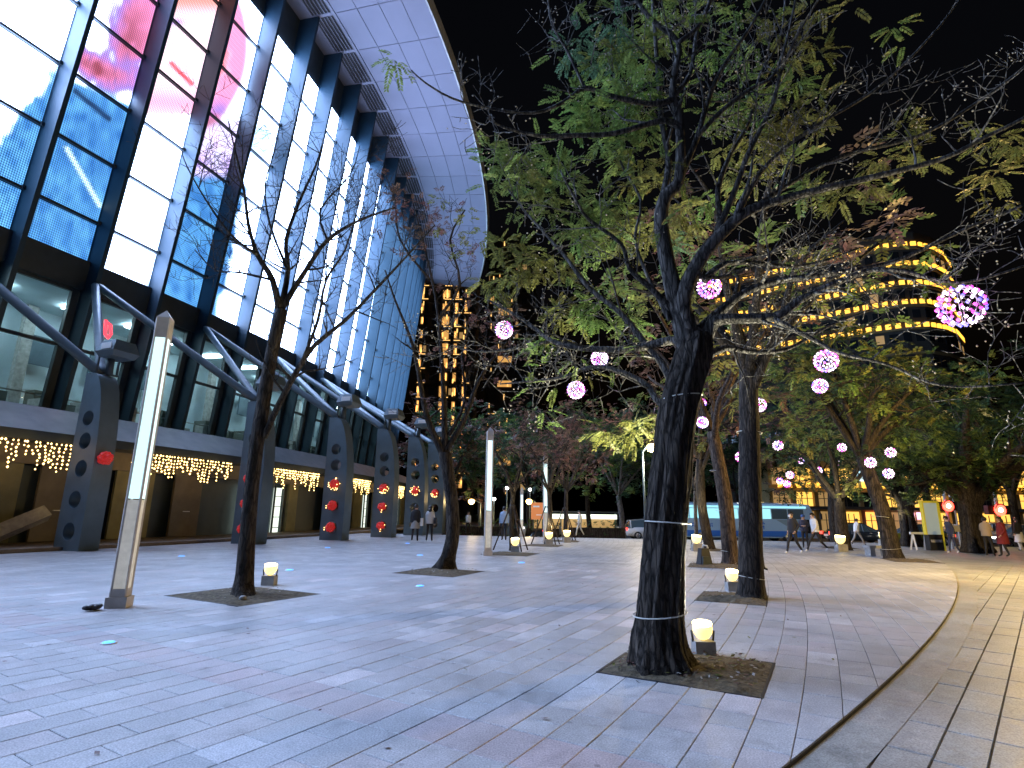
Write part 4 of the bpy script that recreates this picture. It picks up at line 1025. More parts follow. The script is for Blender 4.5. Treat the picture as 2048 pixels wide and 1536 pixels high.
# --- bare tree by the left pylon
t1 = Tree('bare_tree', 'leafless tree with two forking stems beside the tall left light pylon', gnd(487, 1196), 21, 'bark')
trunk_mesh(t1, [(487, 1199, 56), (489, 1160, 46), (496, 1060, 38), (505, 960, 36), (516, 870, 35), (528, 800, 34), (545, 700, 31), (563, 620, 28)], 9.72, 9.72, 50, 28, .05, .7, .01, .84)
for p, a, b in [([(560, 630, 26), (545, 560, 20), (515, 510, 15), (497, 450, 12), (488, 380, 9), (470, 300, 6), (455, 235, 3)], 9.72, 9.3),
    ([(562, 620, 22), (576, 540, 16), (572, 480, 13), (600, 400, 9), (632, 330, 6), (650, 270, 3)], 9.72, 10.2), ([(565, 615, 20), (612, 540, 15), (655, 480, 12), (720, 440, 8), (790, 415, 4)], 9.72, 10.4),
    ([(528, 875, 22), (556, 812, 20), (598, 735, 18), (630, 690, 15), (691, 640, 12), (750, 580, 9), (820, 505, 6), (870, 450, 3)], 9.72, 9.0),
    ([(515, 510, 10), (462, 470, 8), (412, 400, 6), (375, 335, 4), (362, 300, 2)], 9.4, 8.9), ([(600, 735, 13), (636, 640, 10), (652, 560, 8), (690, 500, 6), (720, 400, 3)], 9.4, 8.8),
    ([(576, 540, 10), (540, 450, 7), (530, 370, 5), (550, 300, 3), (560, 250, 2)], 9.72, 10), ([(655, 480, 8), (640, 420, 6), (700, 350, 4), (720, 290, 2)], 10, 10.4), ([(545, 560, 10), (480, 545, 7), (430, 540, 5), (390, 500, 3)], 9.6, 9.9)]:
    P, Rr = t1.px_limb([(x, y, w*.8) for x, y, w in p], a, b, 8, rough=.05); t1.ramify(P, Rr, 12, 1.05, 3, .2, .22, 1.0)
t1.done()

# --- leaning tree further along the arena
t2 = Tree('leaning_tree', 'curved tree with swollen foot and dry brown leaves, leaning near the arena', gnd(890, 1138), 31, 'bark')
trunk_mesh(t2, [(888, 1141, 44), (897, 1110, 30), (905, 1070, 26), (905, 1020, 25), (898, 960, 25), (890, 905, 26)], 14.3, 14.3, 40, 24, .05, 1.)
for p, a, b in [([(890, 915, 20), (868, 870, 15), (850, 820, 13), (836, 740, 10), (822, 680, 8), (790, 600, 5), (770, 540, 3)], 14.3, 13.8), ([(890, 905, 18), (888, 810, 13), (882, 700, 9), (872, 600, 7), (850, 500, 5), (830, 420, 3)], 14.3, 14.6),
    ([(893, 900, 17), (928, 840, 12), (958, 760, 9), (1000, 700, 6), (1040, 660, 3)], 14.3, 14.8), ([(872, 640, 8), (920, 570, 6), (900, 480, 5), (930, 420, 3)], 14.5, 14), ([(860, 560, 6), (800, 480, 5), (790, 400, 3), (770, 350, 2)], 14.5, 14.2), ([(898, 870, 10), (930, 800, 7), (925, 700, 5), (960, 620, 3)], 14.3, 15)]:
    P, Rr = t2.px_limb(p, a, b, 7, rough=.05); t2.ramify(P, Rr, 7, 1.0, 3, .25, .2, .9)
for (x, y, r, Y, n, kd) in [(800, 400, 60, 14.2, 60, 'leaf_b'), (850, 440, 50, 14.2, 36, 'leaf_b'), (910, 420, 45, 13.6, 30, 'leaf_y'), (930, 480, 40, 13.6, 22, 'leaf_y'), (1000, 680, 60, 14.6, 40, 'leaf_b'), (950, 640, 50, 14.6, 26, 'leaf_b'), (900, 560, 40, 14.4, 12, 'leaf_b')]:
    t2.px_patch(x, y, r, Y, n, kd, 'tuft')
t2.leaves_at_tips(.10, 2, ['leaf_b'], 'tuft'); t2.done()

# --- a general tree: trunk, limbs, crown
def gtree(name, label, base, H, trunk_h, r, crown, kinds, seed, dens=1., size='mid', bark='bark', lean=(0, 0), group=None, nl=7, cords=0, stakes=False, flare=.6, fork=None, cut=None):
    t = Tree(name, label, base, seed, bark, group); rg = t.rg; b = np.array(base, float); top = b+np.array([lean[0], lean[1], trunk_h])
    mid = (b+top)/2+np.array([rg.uniform(-.12, .12), rg.uniform(-.12, .12), 0])*trunk_h*.3
    P, Rr = smooth_path([b+np.array([0, 0, -.05]), b+(mid-b)*.12, mid, top], [r*1.5*(1+.25*flare), r*1.08, r*.95, r*.82], 5); t.tr.tube(P, Rr, 14, rough=.08); 
    for i in range(nl):
        a = 2*math.pi*(i+rg.uniform(-.3, .3))/nl; rr = crown*rg.uniform(.55, 1.05); hh = (H-trunk_h)*rg.uniform(.35, 1.0)
        s0 = P[-1-rg.choice([0, 0, 1, 2])]; e = b+np.array([lean[0]*1.3+math.cos(a)*rr, lean[1]*1.3+math.sin(a)*rr, trunk_h+hh])
        m1 = s0+(e-s0)*.35+np.array([0, 0, hh*.12]); m2 = s0+(e-s0)*.7+np.array([rg.uniform(-.3, .3), rg.uniform(-.3, .3), hh*.1])
        q, qr = t.limb([s0, m1, m2, e], [r*.5, r*.36, r*.22, r*.07], 7, 3, .05); t.ramify(q, qr, int(5*min(1.2, dens)+2), crown*.42, 2, .3, .15, .9, 4, .006)
    t.leaves_at_tips(min(1, .8*dens), 4, kinds, size, (.8, 1.5))
    n = int(26*dens)
    for _ in range(n):
        a = rg.uniform(0, 6.283); u = rg.random()**.5; zz = rg.uniform(0, 1); rad = crown*u*math.sqrt(max(.05, 1-(zz-.35)**2*1.6))
        c = b+np.array([lean[0]*1.3+math.cos(a)*rad, lean[1]*1.3+math.sin(a)*rad, trunk_h*.92+(H-trunk_h)*zz])
        t.patch(c, crown*rg.uniform(.12, .22), int(18*rg.uniform(.6, 1.4)), rg.choice(kinds), size)
    cd = []
    for i in range(cords): z = .35+i*trunk_h*.3; cd.append((b+np.array([lean[0]*z/trunk_h, lean[1]*z/trunk_h, z]), r*1.12, rg.uniform(-.15, .15)))
    if stakes:
        for i in range(3):
            a = 2.3*i+.6; mb = MB(); mb.tube([b+np.array([math.cos(a)*.75, math.sin(a)*.75, 0]), b+np.array([math.cos(a)*.06, math.sin(a)*.06, 1.75])], .028, 6); mb.build('stake', M['bark_red'], t.root)
        mb = MB(); mb.tube([b+np.array([math.cos(a)*.1, math.sin(a)*.1, 1.7]) for a in np.linspace(0, 6.283, 13)], .02, 5, cap=False); mb.build('tie_band', M['black_metal'], t.root)
    return t.done(cd)
g3 = lambda x, y: gnd(x, y)
gtree('plaza_tree', 'tree just behind the foreground trunk, its straight dark trunk tied with pale cords', g3(1503, 1197), 8.2, 4.3, .20, 3.2, ['leaf_y', 'leaf', 'leaf_b'], 41, .5, 'mid', 'bark', (.35, .1), 'trees in the plaza row', 8, 3)
gtree('plaza_tree', 'tree with a dark bag at its foot, flaring base and pale cords', g3(1462, 1128), 8.5, 4.0, .22, 3.4, ['leaf_y', 'leaf_b', 'leaf'], 42, .5, 'mid', 'bark_red', (-.2, .2), 'trees in the plaza row', 7, 3)
gtree('plaza_tree', 'slim dark tree in front of the coach, third along the row', g3(1420, 1100), 8.5, 3.8, .2, 3.4, ['leaf_y', 'leaf_b', 'leaf_b'], 43, .5, 'mid', 'bark', (-.1, .2), 'trees in the plaza row', 7, 0)
gtree('plaza_tree', 'thin pale stem in front of the coach beside a floodlight', gnd(1394, 1090), 6.5, 2.6, .09, 1.5, ['leaf_b'], 44, .35, 'mid', 'bark_pale', (.1, .1), 'trees in the plaza row', 5, 0)
gtree('plaza_tree', 'low forked tree in front of the dark sedan', g3(1690, 1100), 6.6, 2.2, .26, 3.2, ['leaf_d', 'leaf', 'leaf_y'], 45, 1., 'mid', 'bark', (0, 0), 'trees in the plaza row', 6, 0)
gtree('plaza_tree', 'sturdy tree at the curved plaza edge with a thick leafy crown', g3(1788, 1118), 8.0, 3.6, .27, 3.4, ['leaf', 'leaf_d', 'leaf_y'], 46, 1.3, 'mid', 'bark', (-.45, .3), 'trees in the plaza row', 8, 2)
gtree('sapling', 'staked sapling with thin bare branches next to the middle light pylon', g3(1024, 1101), 5.6, 2.3, .10, 1.7, ['leaf_d', 'leaf_b'], 51, .5, 'tuft', 'bark', (.02, .02), 'staked saplings', 6, 0, True)
gtree('sapling', 'staked sapling with purplish twiggy crown right at the farthest light pylon', gnd(1094, 1089), 7.2, 2.6, .12, 2.9, ['leaf_b', 'leaf_b'], 52, .8, 'tuft', 'bark', (.1, .05), 'staked saplings', 8, 0, True)
gtree('sapling', 'staked sapling farthest along, dusty purple crown near the street', gnd(1130, 1081), 7.0, 2.7, .12, 3.0, ['leaf_b', 'leaf_d'], 53, .8, 'tuft', 'bark', (.1, .1), 'staked saplings', 8, 0, True)
# banyans on the right
def banyan(label, base, H, seed, limbs, kinds, crown, dens, lab_r=.5):
    t = Tree('banyan_tree', label, base, seed, 'bark', 'banyans at the street corner'); rg = t.rg; b = np.array(base)
    for _ in range(9):
        a = rg.uniform(0, 6.283); o = np.array([math.cos(a), math.sin(a), 0])*lab_r*rg.uniform(.3, .9)
        q = [b+o*1.5+np.array([0, 0, -.05]), b+o*1.05+np.array([0, 0, .5]), b+o*.8+np.array([rg.uniform(-.1, .1), 0, 1.6]), b+o*1.1+np.array([0, 0, 2.9])]; t.limb(q, [lab_r*.5, lab_r*.36, lab_r*.32, lab_r*.25], 9, 4, .1)
    for e, r in limbs:
        e = np.array(e); s0 = b+np.array([0, 0, 2.2]); m1 = s0+(e-s0)*.5+np.array([0, 0, .25]); q, qr = t.limb([s0-np.array([0, 0, .6]), s0+(e-s0)*.1, m1, e], [r*1.3, r, r*.75, r*.3], 9, 4, .08); t.ramify(q, qr, 7, 1.4, 2, .3, .15, .9, 4, .008)
    t.leaves_at_tips(1, 5, kinds, 'mid', (.9, 1.6))
    for _ in range(int(60*dens)):
        a = rg.uniform(0, 6.283); u = rg.random()**.5; zz = rg.uniform(0, 1); c = b+np.array([math.cos(a)*crown*u, math.sin(a)*crown*u*.8, 3.4-.5*u+(H-3.4)*zz*math.sqrt(max(0.05, 1-u*u*.8))])
        t.patch(c, crown*rg.uniform(.10, .18), int(22*rg.uniform(.6, 1.4)), rg.choice(kinds), 'mid')
    return t.done()
b1 = gnd(1952, 1104); banyan('massive dark banyan at the right with fluted trunk and heavy low limb', b1, 8.8, 61, [(b1+np.array([4.5, -.5, 4.6]), .34), (b1+np.array([-3., .5, 4.2]), .26), (b1+np.array([-1.0, -2.0, 6.0]), .3), (b1+np.array([1.5, 1.5, 6.5]), .3), (b1+np.array([-.5, 2, 6.5]), .25), (b1+np.array([2.5, -2.5, 5.5]), .25)], ['leaf_d', 'leaf_d', 'leaf'], 5.2, 1.7, .48)
b2 = gnd(1822, 1092); banyan('smaller banyan with pale hanging roots and a limb reaching right', b2, 8.0, 62, [(b2+np.array([3.2, 0, 4.6]), .26), (b2+np.array([-2.4, .5, 4.8]), .22), (b2+np.array([0, 1.5, 5.8]), .25), (b2+np.array([.8, -1.5, 5.4]), .22)], ['leaf_d', 'leaf_d', 'leaf'], 4.4, 1.2, .40)
# dark trees over the street and park behind
BG = [(640+250, 30, 44, 9), (965, 31, 52, 11), (1060, 30, 58, 12), (1180, 32, 56, 12), (1245, 33, 46, 10), (1320, 30, 50, 12), (1390, 30, 56, 13), (1470, 30, 62, 13), (1560, 30, 60, 12), (1665, 30, 36, 11.5), (1860, 30, 38, 12.5), (2030, 30, 34, 11)]
BL = ['dark tree behind the leaning tree, beside the arena end', 'dark tree behind the middle light pylon', 'dark tree behind the staked saplings', 'tall dark tree between the saplings and the white SUV', 'tree with pale bent branches above the white SUV', 'dark tree hidden behind the foreground trunk', 'dark tree rising left over the coach', 'dark tree rising over the middle of the coach', 'dark tree at the front end of the coach', 'dark tree behind the forked tree, under the hotel lamps', 'dark tree between the two banyans, farther back', 'dark tree at the right edge behind the banyan']
for i, ((x, _, Y, H), lb) in enumerate(zip(BG, BL)):
    p = at(x, 1040, Y); p[2] = ROAD_Z; gtree('park_tree', lb, p, H, H*.34, .24, H*.42, [['leaf_d', 'leaf_b'], ['leaf_d', 'leaf'], ['leaf_d', 'leaf_d']][i % 3], 70+i, 1.1, 'far', 'bark_pale' if i == 4 else 'bark', (random.uniform(-.5, .5), 0), 'dark trees beyond the plaza', 7)

# hanging light balls
BALLS = [(1418, 574, 22), (1922, 612, 33), (1008, 660, 18), (1199, 717, 17), (1152, 780, 18), (1652, 722, 20), (1640, 772, 13), (1405, 845, 11), (1404, 806, 8), (1518, 810, 13), (1481, 914, 9), (1556, 891, 8.5), (1602, 922, 5), (1580, 950, 6.5), (1560, 962, 5.5), (1574, 968, 6), (1637, 941, 6), (1675, 926, 5), (1684, 895, 7), (1741, 925, 8.5), (1781, 905, 8), (1777, 947, 8)]
BLAB = ['pink-white light ball hanging in the fork of the big foreground tree', 'largest violet light ball, hanging near the right end of a long limb', 'white-pink light ball hanging leftmost of all, below the canopy tip', 'light ball hanging over a bowed branch left of the foreground trunk', 'white light ball hanging lowest on the left of the foreground trunk', 'violet light ball hung at mid height right of the foreground trunk', 'small pale light ball just below the mid-height violet one', 'white light ball close against the right side of the foreground trunk', 'faint magenta light ball just above the one against the foreground trunk', 'light ball in front of the second trunk behind the foreground tree', 'light ball between the second and third trunks', 'light ball right of the second trunk, highest over the coach', 'tiny light ball over the coach roof, right of the highest one there', 'light ball topmost of the tight cluster above the coach', 'light ball leftmost of the tight cluster above the coach', 'light ball lowest of the tight cluster above the coach', 'small light ball before the golden shopfront, left of the forked tree', 'tiny light ball at the forked tree crown', 'light ball above the forked tree in front of the sedan', 'light ball just left of the tree on the curved plaza edge', 'light ball above and right of the tree on the curved plaza edge', 'light ball low on the right of the tree on the curved plaza edge']
def light_ball(x, y, r, label, i):
    Y = min(.145*F_PX/r, 30); p = at(x, y, Y); rad = r*np.linalg.norm(p-EYE)/F_PX*.93; rg = random.Random(i+300)
    t = thing('light_ball', label, 'light ball', p, 0, 'light balls hanging in the plaza trees')
    near = r > 10; N = 110 if near else 34; mb = MB(); g_ = math.pi*(3-math.sqrt(5)); viol = .6 if i in (1, 5, 0, 8) else .32
    for k in range(N):
        z = 1-2*(k+.5)/N; q = math.sqrt(1-z*z); c = p+np.array([q*math.cos(g_*k), q*math.sin(g_*k), z])*rad
        u = rg.random(); mb.octa(c, rad*(.105 if near else .2), 1 if u < viol*.6 else (2 if u < viol else 0))
    o = mb.build('bulbs', [M['bead_white'], M['bead_pink'], M['bead_blue']], t); o['kind'] = 'stuff'
    wf = MB()
    for ax in range(4 if near else 2):
        a = ax*math.pi/(4 if near else 2); wf.tube([p+rad*.96*np.array([math.cos(b_)*math.cos(a), math.cos(b_)*math.sin(a), math.sin(b_)]) for b_ in np.linspace(0, 2*math.pi, 17)], rad*.02, 4, cap=False)
    wf.build('wire_frame', M['white_metal'], t)
    MB().tube([p+np.array([0, 0, rad]), p+np.array([0, 0, rad+.35])], .005, 4).build('cord', M['wire'], t)
for i, (b_, lb) in enumerate(zip(BALLS, BLAB)): light_ball(*b_, lb, i)
# ------------------------------------------------------------------ light pylons
def pylon(label, px, H, rz, w=.33, shift=0):
    p = gnd(*px); t = thing('light_pylon', label, 'light pylon', p, rz, 'square light pylons on the plaza')
    MB().box((0, 0, .075), (w*1.28, w*1.28, .15)).build('base', M['pylon_edge'], t, False)
    b = MB(); tw = w*.93
    for sx in (-1, 1):
        for sy in (-1, 1): b.tube([(sx*w*.44, sy*w*.44, .15), (sx*tw*.44, sy*tw*.44, H-.14)], w*.085, 4, smooth=False)
    b.box((0, 0, H-.3), (tw*.98, tw*.98, .34)); b.box((0, 0, .2), (w*.98, w*.98, .12))
    b.build('frame', M['pylon_edge'], t, False)
    MB().box((0, 0, H-.06), (tw*1.0, tw*1.0, .14), taper=.05).build('cap', M['pylon_edge'], t, False)
    z0, z1 = H*.335, H-.46
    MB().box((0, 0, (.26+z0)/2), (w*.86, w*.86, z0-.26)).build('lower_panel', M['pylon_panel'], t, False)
    MB().box((0, 0, (z0+z1)/2+.01), (w*.84, w*.84, z1-z0-.02)).build('light_panel', M['pylon_light'], t, False)
    return t
pylon('tall square light pylon nearest on the left, glowing pale green-white', (237, 1214), 4.55, R_(14), .215)
pylon('slim light pylon in the middle distance beside a staked sapling', (975, 1111), 4.35, R_(8), .24)
pylon('farthest light pylon, half hidden behind a staked sapling', (1091, 1086), 4.3, R_(5), .22)
pylon('distant short white light post left of the farthest light pylon', (1043, 1073), 3.0, 0, .2)

# ------------------------------------------------------------------ ground floodlights
def flood(px, target, label, energy, s=1., col=(1, .86, .5), cone=110):
    p = gnd(*px); t = thing('floodlight', label, 'floodlight', p, 0, 'floodlights at the tree pits')
    MB().box((p[0], p[1], .11*s), (.30*s, .24*s, .22*s)).build('concrete_block', M['concrete'], t)
    c = p+np.array([0, 0, .36*s]); d = np.array(target)-c; d /= np.linalg.norm(d)
    mb = MB().tube([c-d*.13*s, c-d*.10*s, c-d*.03*s, c+d*.05*s, c+d*.09*s], [.04*s, .095*s, .14*s, .15*s, .145*s], 14); mb.build('drum', M['lamp_rim'], t)
    MB().tube([c+d*.10*s, c+d*.115*s], [.142*s, .142*s], 14).build('lens', M['lamp_glass'], t)
    for sx in (-1, 1): MB().tube([p+np.array([sx*.15*s, 0, .2*s]), c+np.array([sx*.17*s, 0, 0])], .012, 5).build('bracket', M['black_metal'], t)
    rg_ = MB()
    for o in (.03, .09): rg_.tube([c+d*o*s+(np.cross(d, [0, 0, 1.])*math.cos(a)+np.cross(d, np.cross(d, [0, 0, 1.]))*math.sin(a))*.158*s for a in np.linspace(0, 6.283, 15)], .007, 4, cap=False)
    rg_.build('guard_ring', M['black_metal'], t)
    L = bpy.data.lights.new('floodlight_beam', 'SPOT'); L.energy = energy*FLOOD_GAIN; L.color = col; L.spot_size = R_(cone); L.spot_blend = .5; L.shadow_soft_size = .1
    o = bpy.data.objects.new('floodlight_beam', L); COL.objects.link(o); o.parent = t; o.location = tuple(c+d*.16*s-p)
    o.rotation_euler = Vector(tuple(d)).to_track_quat('-Z', 'Y').to_euler()
FLOOD_GAIN = 1.0
def up(px, dx, dy, h): g = gnd(*px); return (g[0]+dx, g[1]+dy, h)
flood((1408, 1312), up((1408, 1312), -.25, -.7, 4.5), 'glowing floodlight with guard rings at the foot of the big foreground tree', 640, .68, (1, .97, .72), 150)
flood((538, 1170), up((538, 1170), .2, -.5, 4.5), 'yellow floodlight on a concrete block behind the bare left tree', 70, .8)
flood((1466, 1182), up((1466, 1182), .1, -.9, 4.5), 'dazzling floodlight in the pit behind the foreground trunk', 190, .8)
flood((1030, 1105), up((1030, 1105), .0, -.3, 5), 'floodlight at the foot of the sapling by the middle pylon', 80, 1.05)
flood((1098, 1090), up((1098, 1090), .0, -.4, 5), 'floodlight at the foot of the sapling by the farthest pylon', 90, 1.15)
flood((1134, 1085), up((1134, 1085), .0, -.4, 5), 'floodlight at the farthest sapling, nearest the street', 90, 1.2)
flood((1394, 1102), up((1394, 1102), .5, -.4, 5), 'tall yellow floodlight just right of the foreground trunk, in front of the coach', 160, 1.3)
flood((1683, 1103), up((1683, 1103), .2, -.4, 5), 'floodlight in front of the forked tree and dark sedan', 200, 1.35)
flood((1768, 1090), up((1768, 1090), .2, -.4, 5), 'floodlight half hidden behind the tree on the curved plaza edge', 160, 1.3)

# small things on the plaza
def disc_light(px, label, r=.055):
    p = gnd(*px); t = thing('marker_light', label, 'ground light', (p[0], p[1], 0), 0, 'blue marker lights set in the paving')
    MB().tube([(p[0], p[1], .0), (p[0], p[1], .012)], [r*1.35, r*1.2], 16).build('ring', M['white_metal'], t)
    MB().tube([(p[0], p[1], .012), (p[0], p[1], .02)], [r, r*.8], 14).build('lens', M['blue_led'], t)
for px, lb, r in [((217, 1287), 'largest blue marker light in the paving, in front of the tall left pylon', .06), ((363, 1113), 'blue marker light on the paving near the left arena shutters', .09), ((579, 1141), 'blue marker light right of the bare left tree', .09), ((655, 1096), 'blue marker light in front of the third arena column', .1), ((815, 1087), 'blue marker light in front of the walking couple', .1), ((840, 1111), 'blue marker light behind the leaning tree pit', .1), ((840, 1173), 'blue marker light before the leaning tree pit', .075), ((1043, 1126), 'blue marker light below the middle pylon pit', .09)]: disc_light(px, lb, r)
p = gnd(188, 1222); rg = random.Random(9); mb = MB()
for _ in range(14): mb.ball(p+np.array([rg.gauss(0, .06), rg.gauss(0, .05), .03+rg.random()*.05]), rg.uniform(.03, .06), 0, 6, 4, .6)
tag(mb.build('dark_clump', M['black_metal'], None, True, tuple(p)), 'small dark crumpled clump left of the nearest light pylon', 'bag')  # low dark clump built for a blurred smudge on the paving
p = gnd(485, 1203); tag(MB().ball(p+np.array([0, 0, .05]), .06, 0, 7, 5, .7).build('stone', M['kerb'], None, True, tuple(p)), 'pale stone in the soil before the bare left tree', 'stone')
rg = random.Random(88); lf = MB()
for _ in range(150):
    x_, y_ = rg.uniform(-7, 9), rg.uniform(3.5, 16)
    if not in_kerb(x_, y_) or math.hypot(x_-CK[0], y_-CK[1]) > RK-.1: continue
    s_ = rg.uniform(.014, .034); a_ = rg.uniform(0, 6.3); c_ = np.array([x_, y_, .006+rg.uniform(0, .006)]); d_ = np.array([math.cos(a_), math.sin(a_), rg.uniform(-.15, .25)])*s_; e_ = np.array([-math.sin(a_), math.cos(a_), rg.uniform(-.1, .3)])*s_*.45
    lf.add([c_-d_, c_+e_, c_+d_, c_-e_], [(0, 1, 2, 3)], rg.choice([0, 0, 1]))
o = lf.build('fallen_leaves', [M['leaf_b'], M['leaf_y']]); tag(o, 'small dry leaves scattered over the plaza paving', 'leaves', None, 'stuff')
# dark bag with pale handle
p = gnd(1409, 1131); t = thing('bag', 'dark backpack with white strap standing by the tree pit', 'bag', p)
MB().box(p+np.array([0, 0, .24]), (.40, .26, .48), .3, taper=.62).build('body', M['black_metal'], t)
MB().box(p+np.array([.0, -.14, .15]), (.26, .08, .22), .3, taper=.8).build('pocket', M['steel_dark'], t)
MB().tube([p+np.array([-.02, 0, .46]), p+np.array([.0, 0, .56]), p+np.array([.10, 0, .55]), p+np.array([.15, -.02, .38])], .03, 6).build('strap', M['white_metal'], t)

# ------------------------------------------------------------------ street lamps, signals, signs
def street_lamp(label, base, H, arm, r, mat_='street_glass', energy=0, col=(1, .7, .3), pole='steel'):
    b = np.array(base, float); t = thing('street_lamp', label, 'street lamp', b, 0, 'street lamps beyond the plaza'); e = b+np.array([arm, 0, H])
    mb = MB().tube([b, b+np.array([0, 0, H*.97])], [.07, .045], 8)
    if arm: mb.tube([b+np.array([0, 0, H*.95]), b+np.array([arm*.5, 0, H*1.02]), e+np.array([0, 0, .08])], .03, 6)
    mb.build('pole', M[pole], t); MB().ball(e, r, 0, 10, 7, .85).build('globe', M[mat_], t); MB().tube([e+np.array([0, 0, r*.7]), e+np.array([0, 0, r*.7+.1])], [r*.6, .03], 8).build('cap', M['black_metal'], t)
    if energy:
        L = bpy.data.lights.new('lamp_light', 'POINT'); L.energy = energy; L.color = col; L.shadow_soft_size = r; o = bpy.data.objects.new('lamp_light', L); COL.objects.link(o); o.parent = t; o.location = tuple(e-b+np.array([0, 0, -r-.12]))
def lamp_at(px, Y, label, arm, r, zb=ROAD_Z, **k):
    e = at(*px, Y); street_lamp(label, (e[0]-arm, e[1], zb), e[2]-zb, arm, r, **k)
lamp_at((943, 1003), 44, 'yellow street lamp on an arm beyond the middle pylon', -.75, .24, energy=120)
lamp_at((1058, 1003), 46, 'yellow street lamp left of the farthest pylon', -.7, .25, energy=120)
lamp_at((988, 998), 47, 'small white lamp globe just right of the middle pylon', 0, .16, mat_='street_white')
lamp_at((902, 1006), 46, 'small white lamp globe at the foot of the leaning tree crown', 0, .15, mat_='street_white')
lamp_at((1014, 976), 48, 'white lamp globe high behind the staked sapling', 0, .16, mat_='street_white')
lamp_at((1060, 979), 50, 'white lamp globe next to the violet one, left of the farthest pylon', 0, .16, mat_='street_white')
lamp_at((1303, 895), 30, 'yellow street lamp glowing just left of the foreground trunk', .5, .28, energy=450, col=(1, .85, .62))
lamp_at((1923, 880), 30, 'yellow street lamp glowing inside the banyan crown', .6, .24, energy=220)
lamp_at((2090, 712), 13.5, 'street lamp at the right edge lighting the walkway yellow', -.4, .2, WALK_Z, energy=1250, col=(1, .66, .2))

def signal(label, px, Y, basepx):
    c = at(*px, Y); t = thing('traffic_signal', label, 'traffic light', (c[0]+.05, c[1]+.2, ROAD_Z), 0, 'red traffic signals')
    MB().tube([(c[0]+.05, c[1]+.2, ROAD_Z), (c[0]+.05, c[1]+.2, c[2]+.9)], .07, 8).build('pole', M['white_metal'], t)
    MB().box(c+np.array([0, .14, 0]), (1.1, .25, .42)).build('housing', M['black_metal'], t)
    for i, m_ in ((0, 'red_signal'), (1, 'dark_glass'), (2, 'dark_glass')):
        q = c+np.array([-.34+i*.34, .0, 0]) if i else c+np.array([-.0, 0, 0])
        if i == 0: MB().tube([c+np.array([0, .02, 0]), c+np.array([0, -.03, 0])], .27, 18).build('red_lens', M[m_], t); MB().tube([c+np.array([0, -.03, 0]), c+np.array([0, -.06, 0])], .10, 12).build('lens_centre', M['street_white'], t)
    MB().tube([c+np.array([.27*math.cos(a), -.08, .27*math.sin(a)]) for a in np.linspace(.2, 2.9, 9)], .03, 4).build('visor', M['black_metal'], t)
signal('red traffic light left of the massive banyan trunk', (1896, 1012), 28, None)
signal('red traffic light right of the massive banyan trunk, above the red coat', (2000, 1020), 27, None)
# blue square road sign on pole
c = at(1906, 985, 28.4); t = thing('road_sign', 'small blue and white square road sign above the left traffic light', 'road sign', (c[0], c[1]+.06, ROAD_Z))
MB().tube([(c[0], c[1]+.06, ROAD_Z), (c[0], c[1]+.06, c[2]+.3)], .04, 6).build('pole', M['white_metal'], t); M['sign_white'] = mat('sign_white', (.75, .8, .85), .4, emit=(.6, .8, 1), estr=.25)
MB().box(c, (.46, .04, .46)).build('plate', M['sign_white'], t); M['sign_blue'] = mat('sign_blue', (.04, .12, .4), .4)
MB().tube([c+np.array([0, -.021, 0]), c+np.array([0, -.03, 0])], .12, 12).build('disc', M['sign_blue'], t)
# information kiosk
c = gnd(1871, 1101); t = thing('information_kiosk', 'leaning yellow-framed information panel with dark foot', 'kiosk', c); k_ = np.array([0, 0, 1.]); s = 1.0
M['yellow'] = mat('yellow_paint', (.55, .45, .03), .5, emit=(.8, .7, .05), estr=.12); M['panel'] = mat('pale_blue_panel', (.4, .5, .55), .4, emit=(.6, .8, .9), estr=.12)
MB().box(c+k_*.35, (.62, .3, .7)).build('foot', M['black_metal'], t); MB().box(c+k_*1.4, (.60, .16, 1.4)).build('panel', M['panel'], t)
MB().box(c+np.array([.36, 0, 1.05]), (.10, .24, 2.1)).box(c+np.array([0, 0, 2.15]), (.78, .22, .09)).box(c+np.array([-.33, 0, 1.4]), (.05, .2, 1.42)).build('frame', M['yellow'], t)
MB().box(c+np.array([0, -.16, .42]), (.5, .02, .12)).build('notice_strip', M['concrete'], t)
# white trestle barrier
c = gnd(1842, 1100); t = thing('trestle', 'low white trestle barrier beside the information panel', 'trestle', c)
for sx in (-.32, .32):
    for sy in (-.2, .2): MB().tube([c+np.array([sx, sy, 0]), c+np.array([sx*.85, 0, .72])], .045, 4, smooth=False).build('leg', M['white_metal'], t)
MB().box(c+k_*.74, (.8, .1, .1)).build('rail', M['white_metal'], t)
# bus stop pole
c = gnd(1697, 1095); h = at(1690, 1014, c[1])[2]; t = thing('bus_stop_sign', 'thin white stop pole with small flag plate before the dark sedan', 'bus stop sign', c)
MB().tube([c, c+np.array([-.12, 0, h])], .035, 6).build('pole', M['white_metal'], t); MB().box(c+np.array([-.16, 0, h-.3]), (.42, .04, .34)).build('plate', M['panel'], t); MB().box(c+np.array([-.05, 0, h-.9]), (.2, .04, .3)).build('timetable', M['sign_white'], t)
# concrete bench block by edge tree
c = gnd(1757, 1112); t = thing('stone_bench', 'short pale stone bench left of the tree on the curved plaza edge', 'bench', c, 0); MB().box(c+k_*.33, (.85, .42, .1)).build('seat', M['kerb'], t)
for sx in (-.3, .3): MB().box(c+np.array([sx, 0, .14]), (.18, .36, .28)).build('leg', M['kerb'], t)
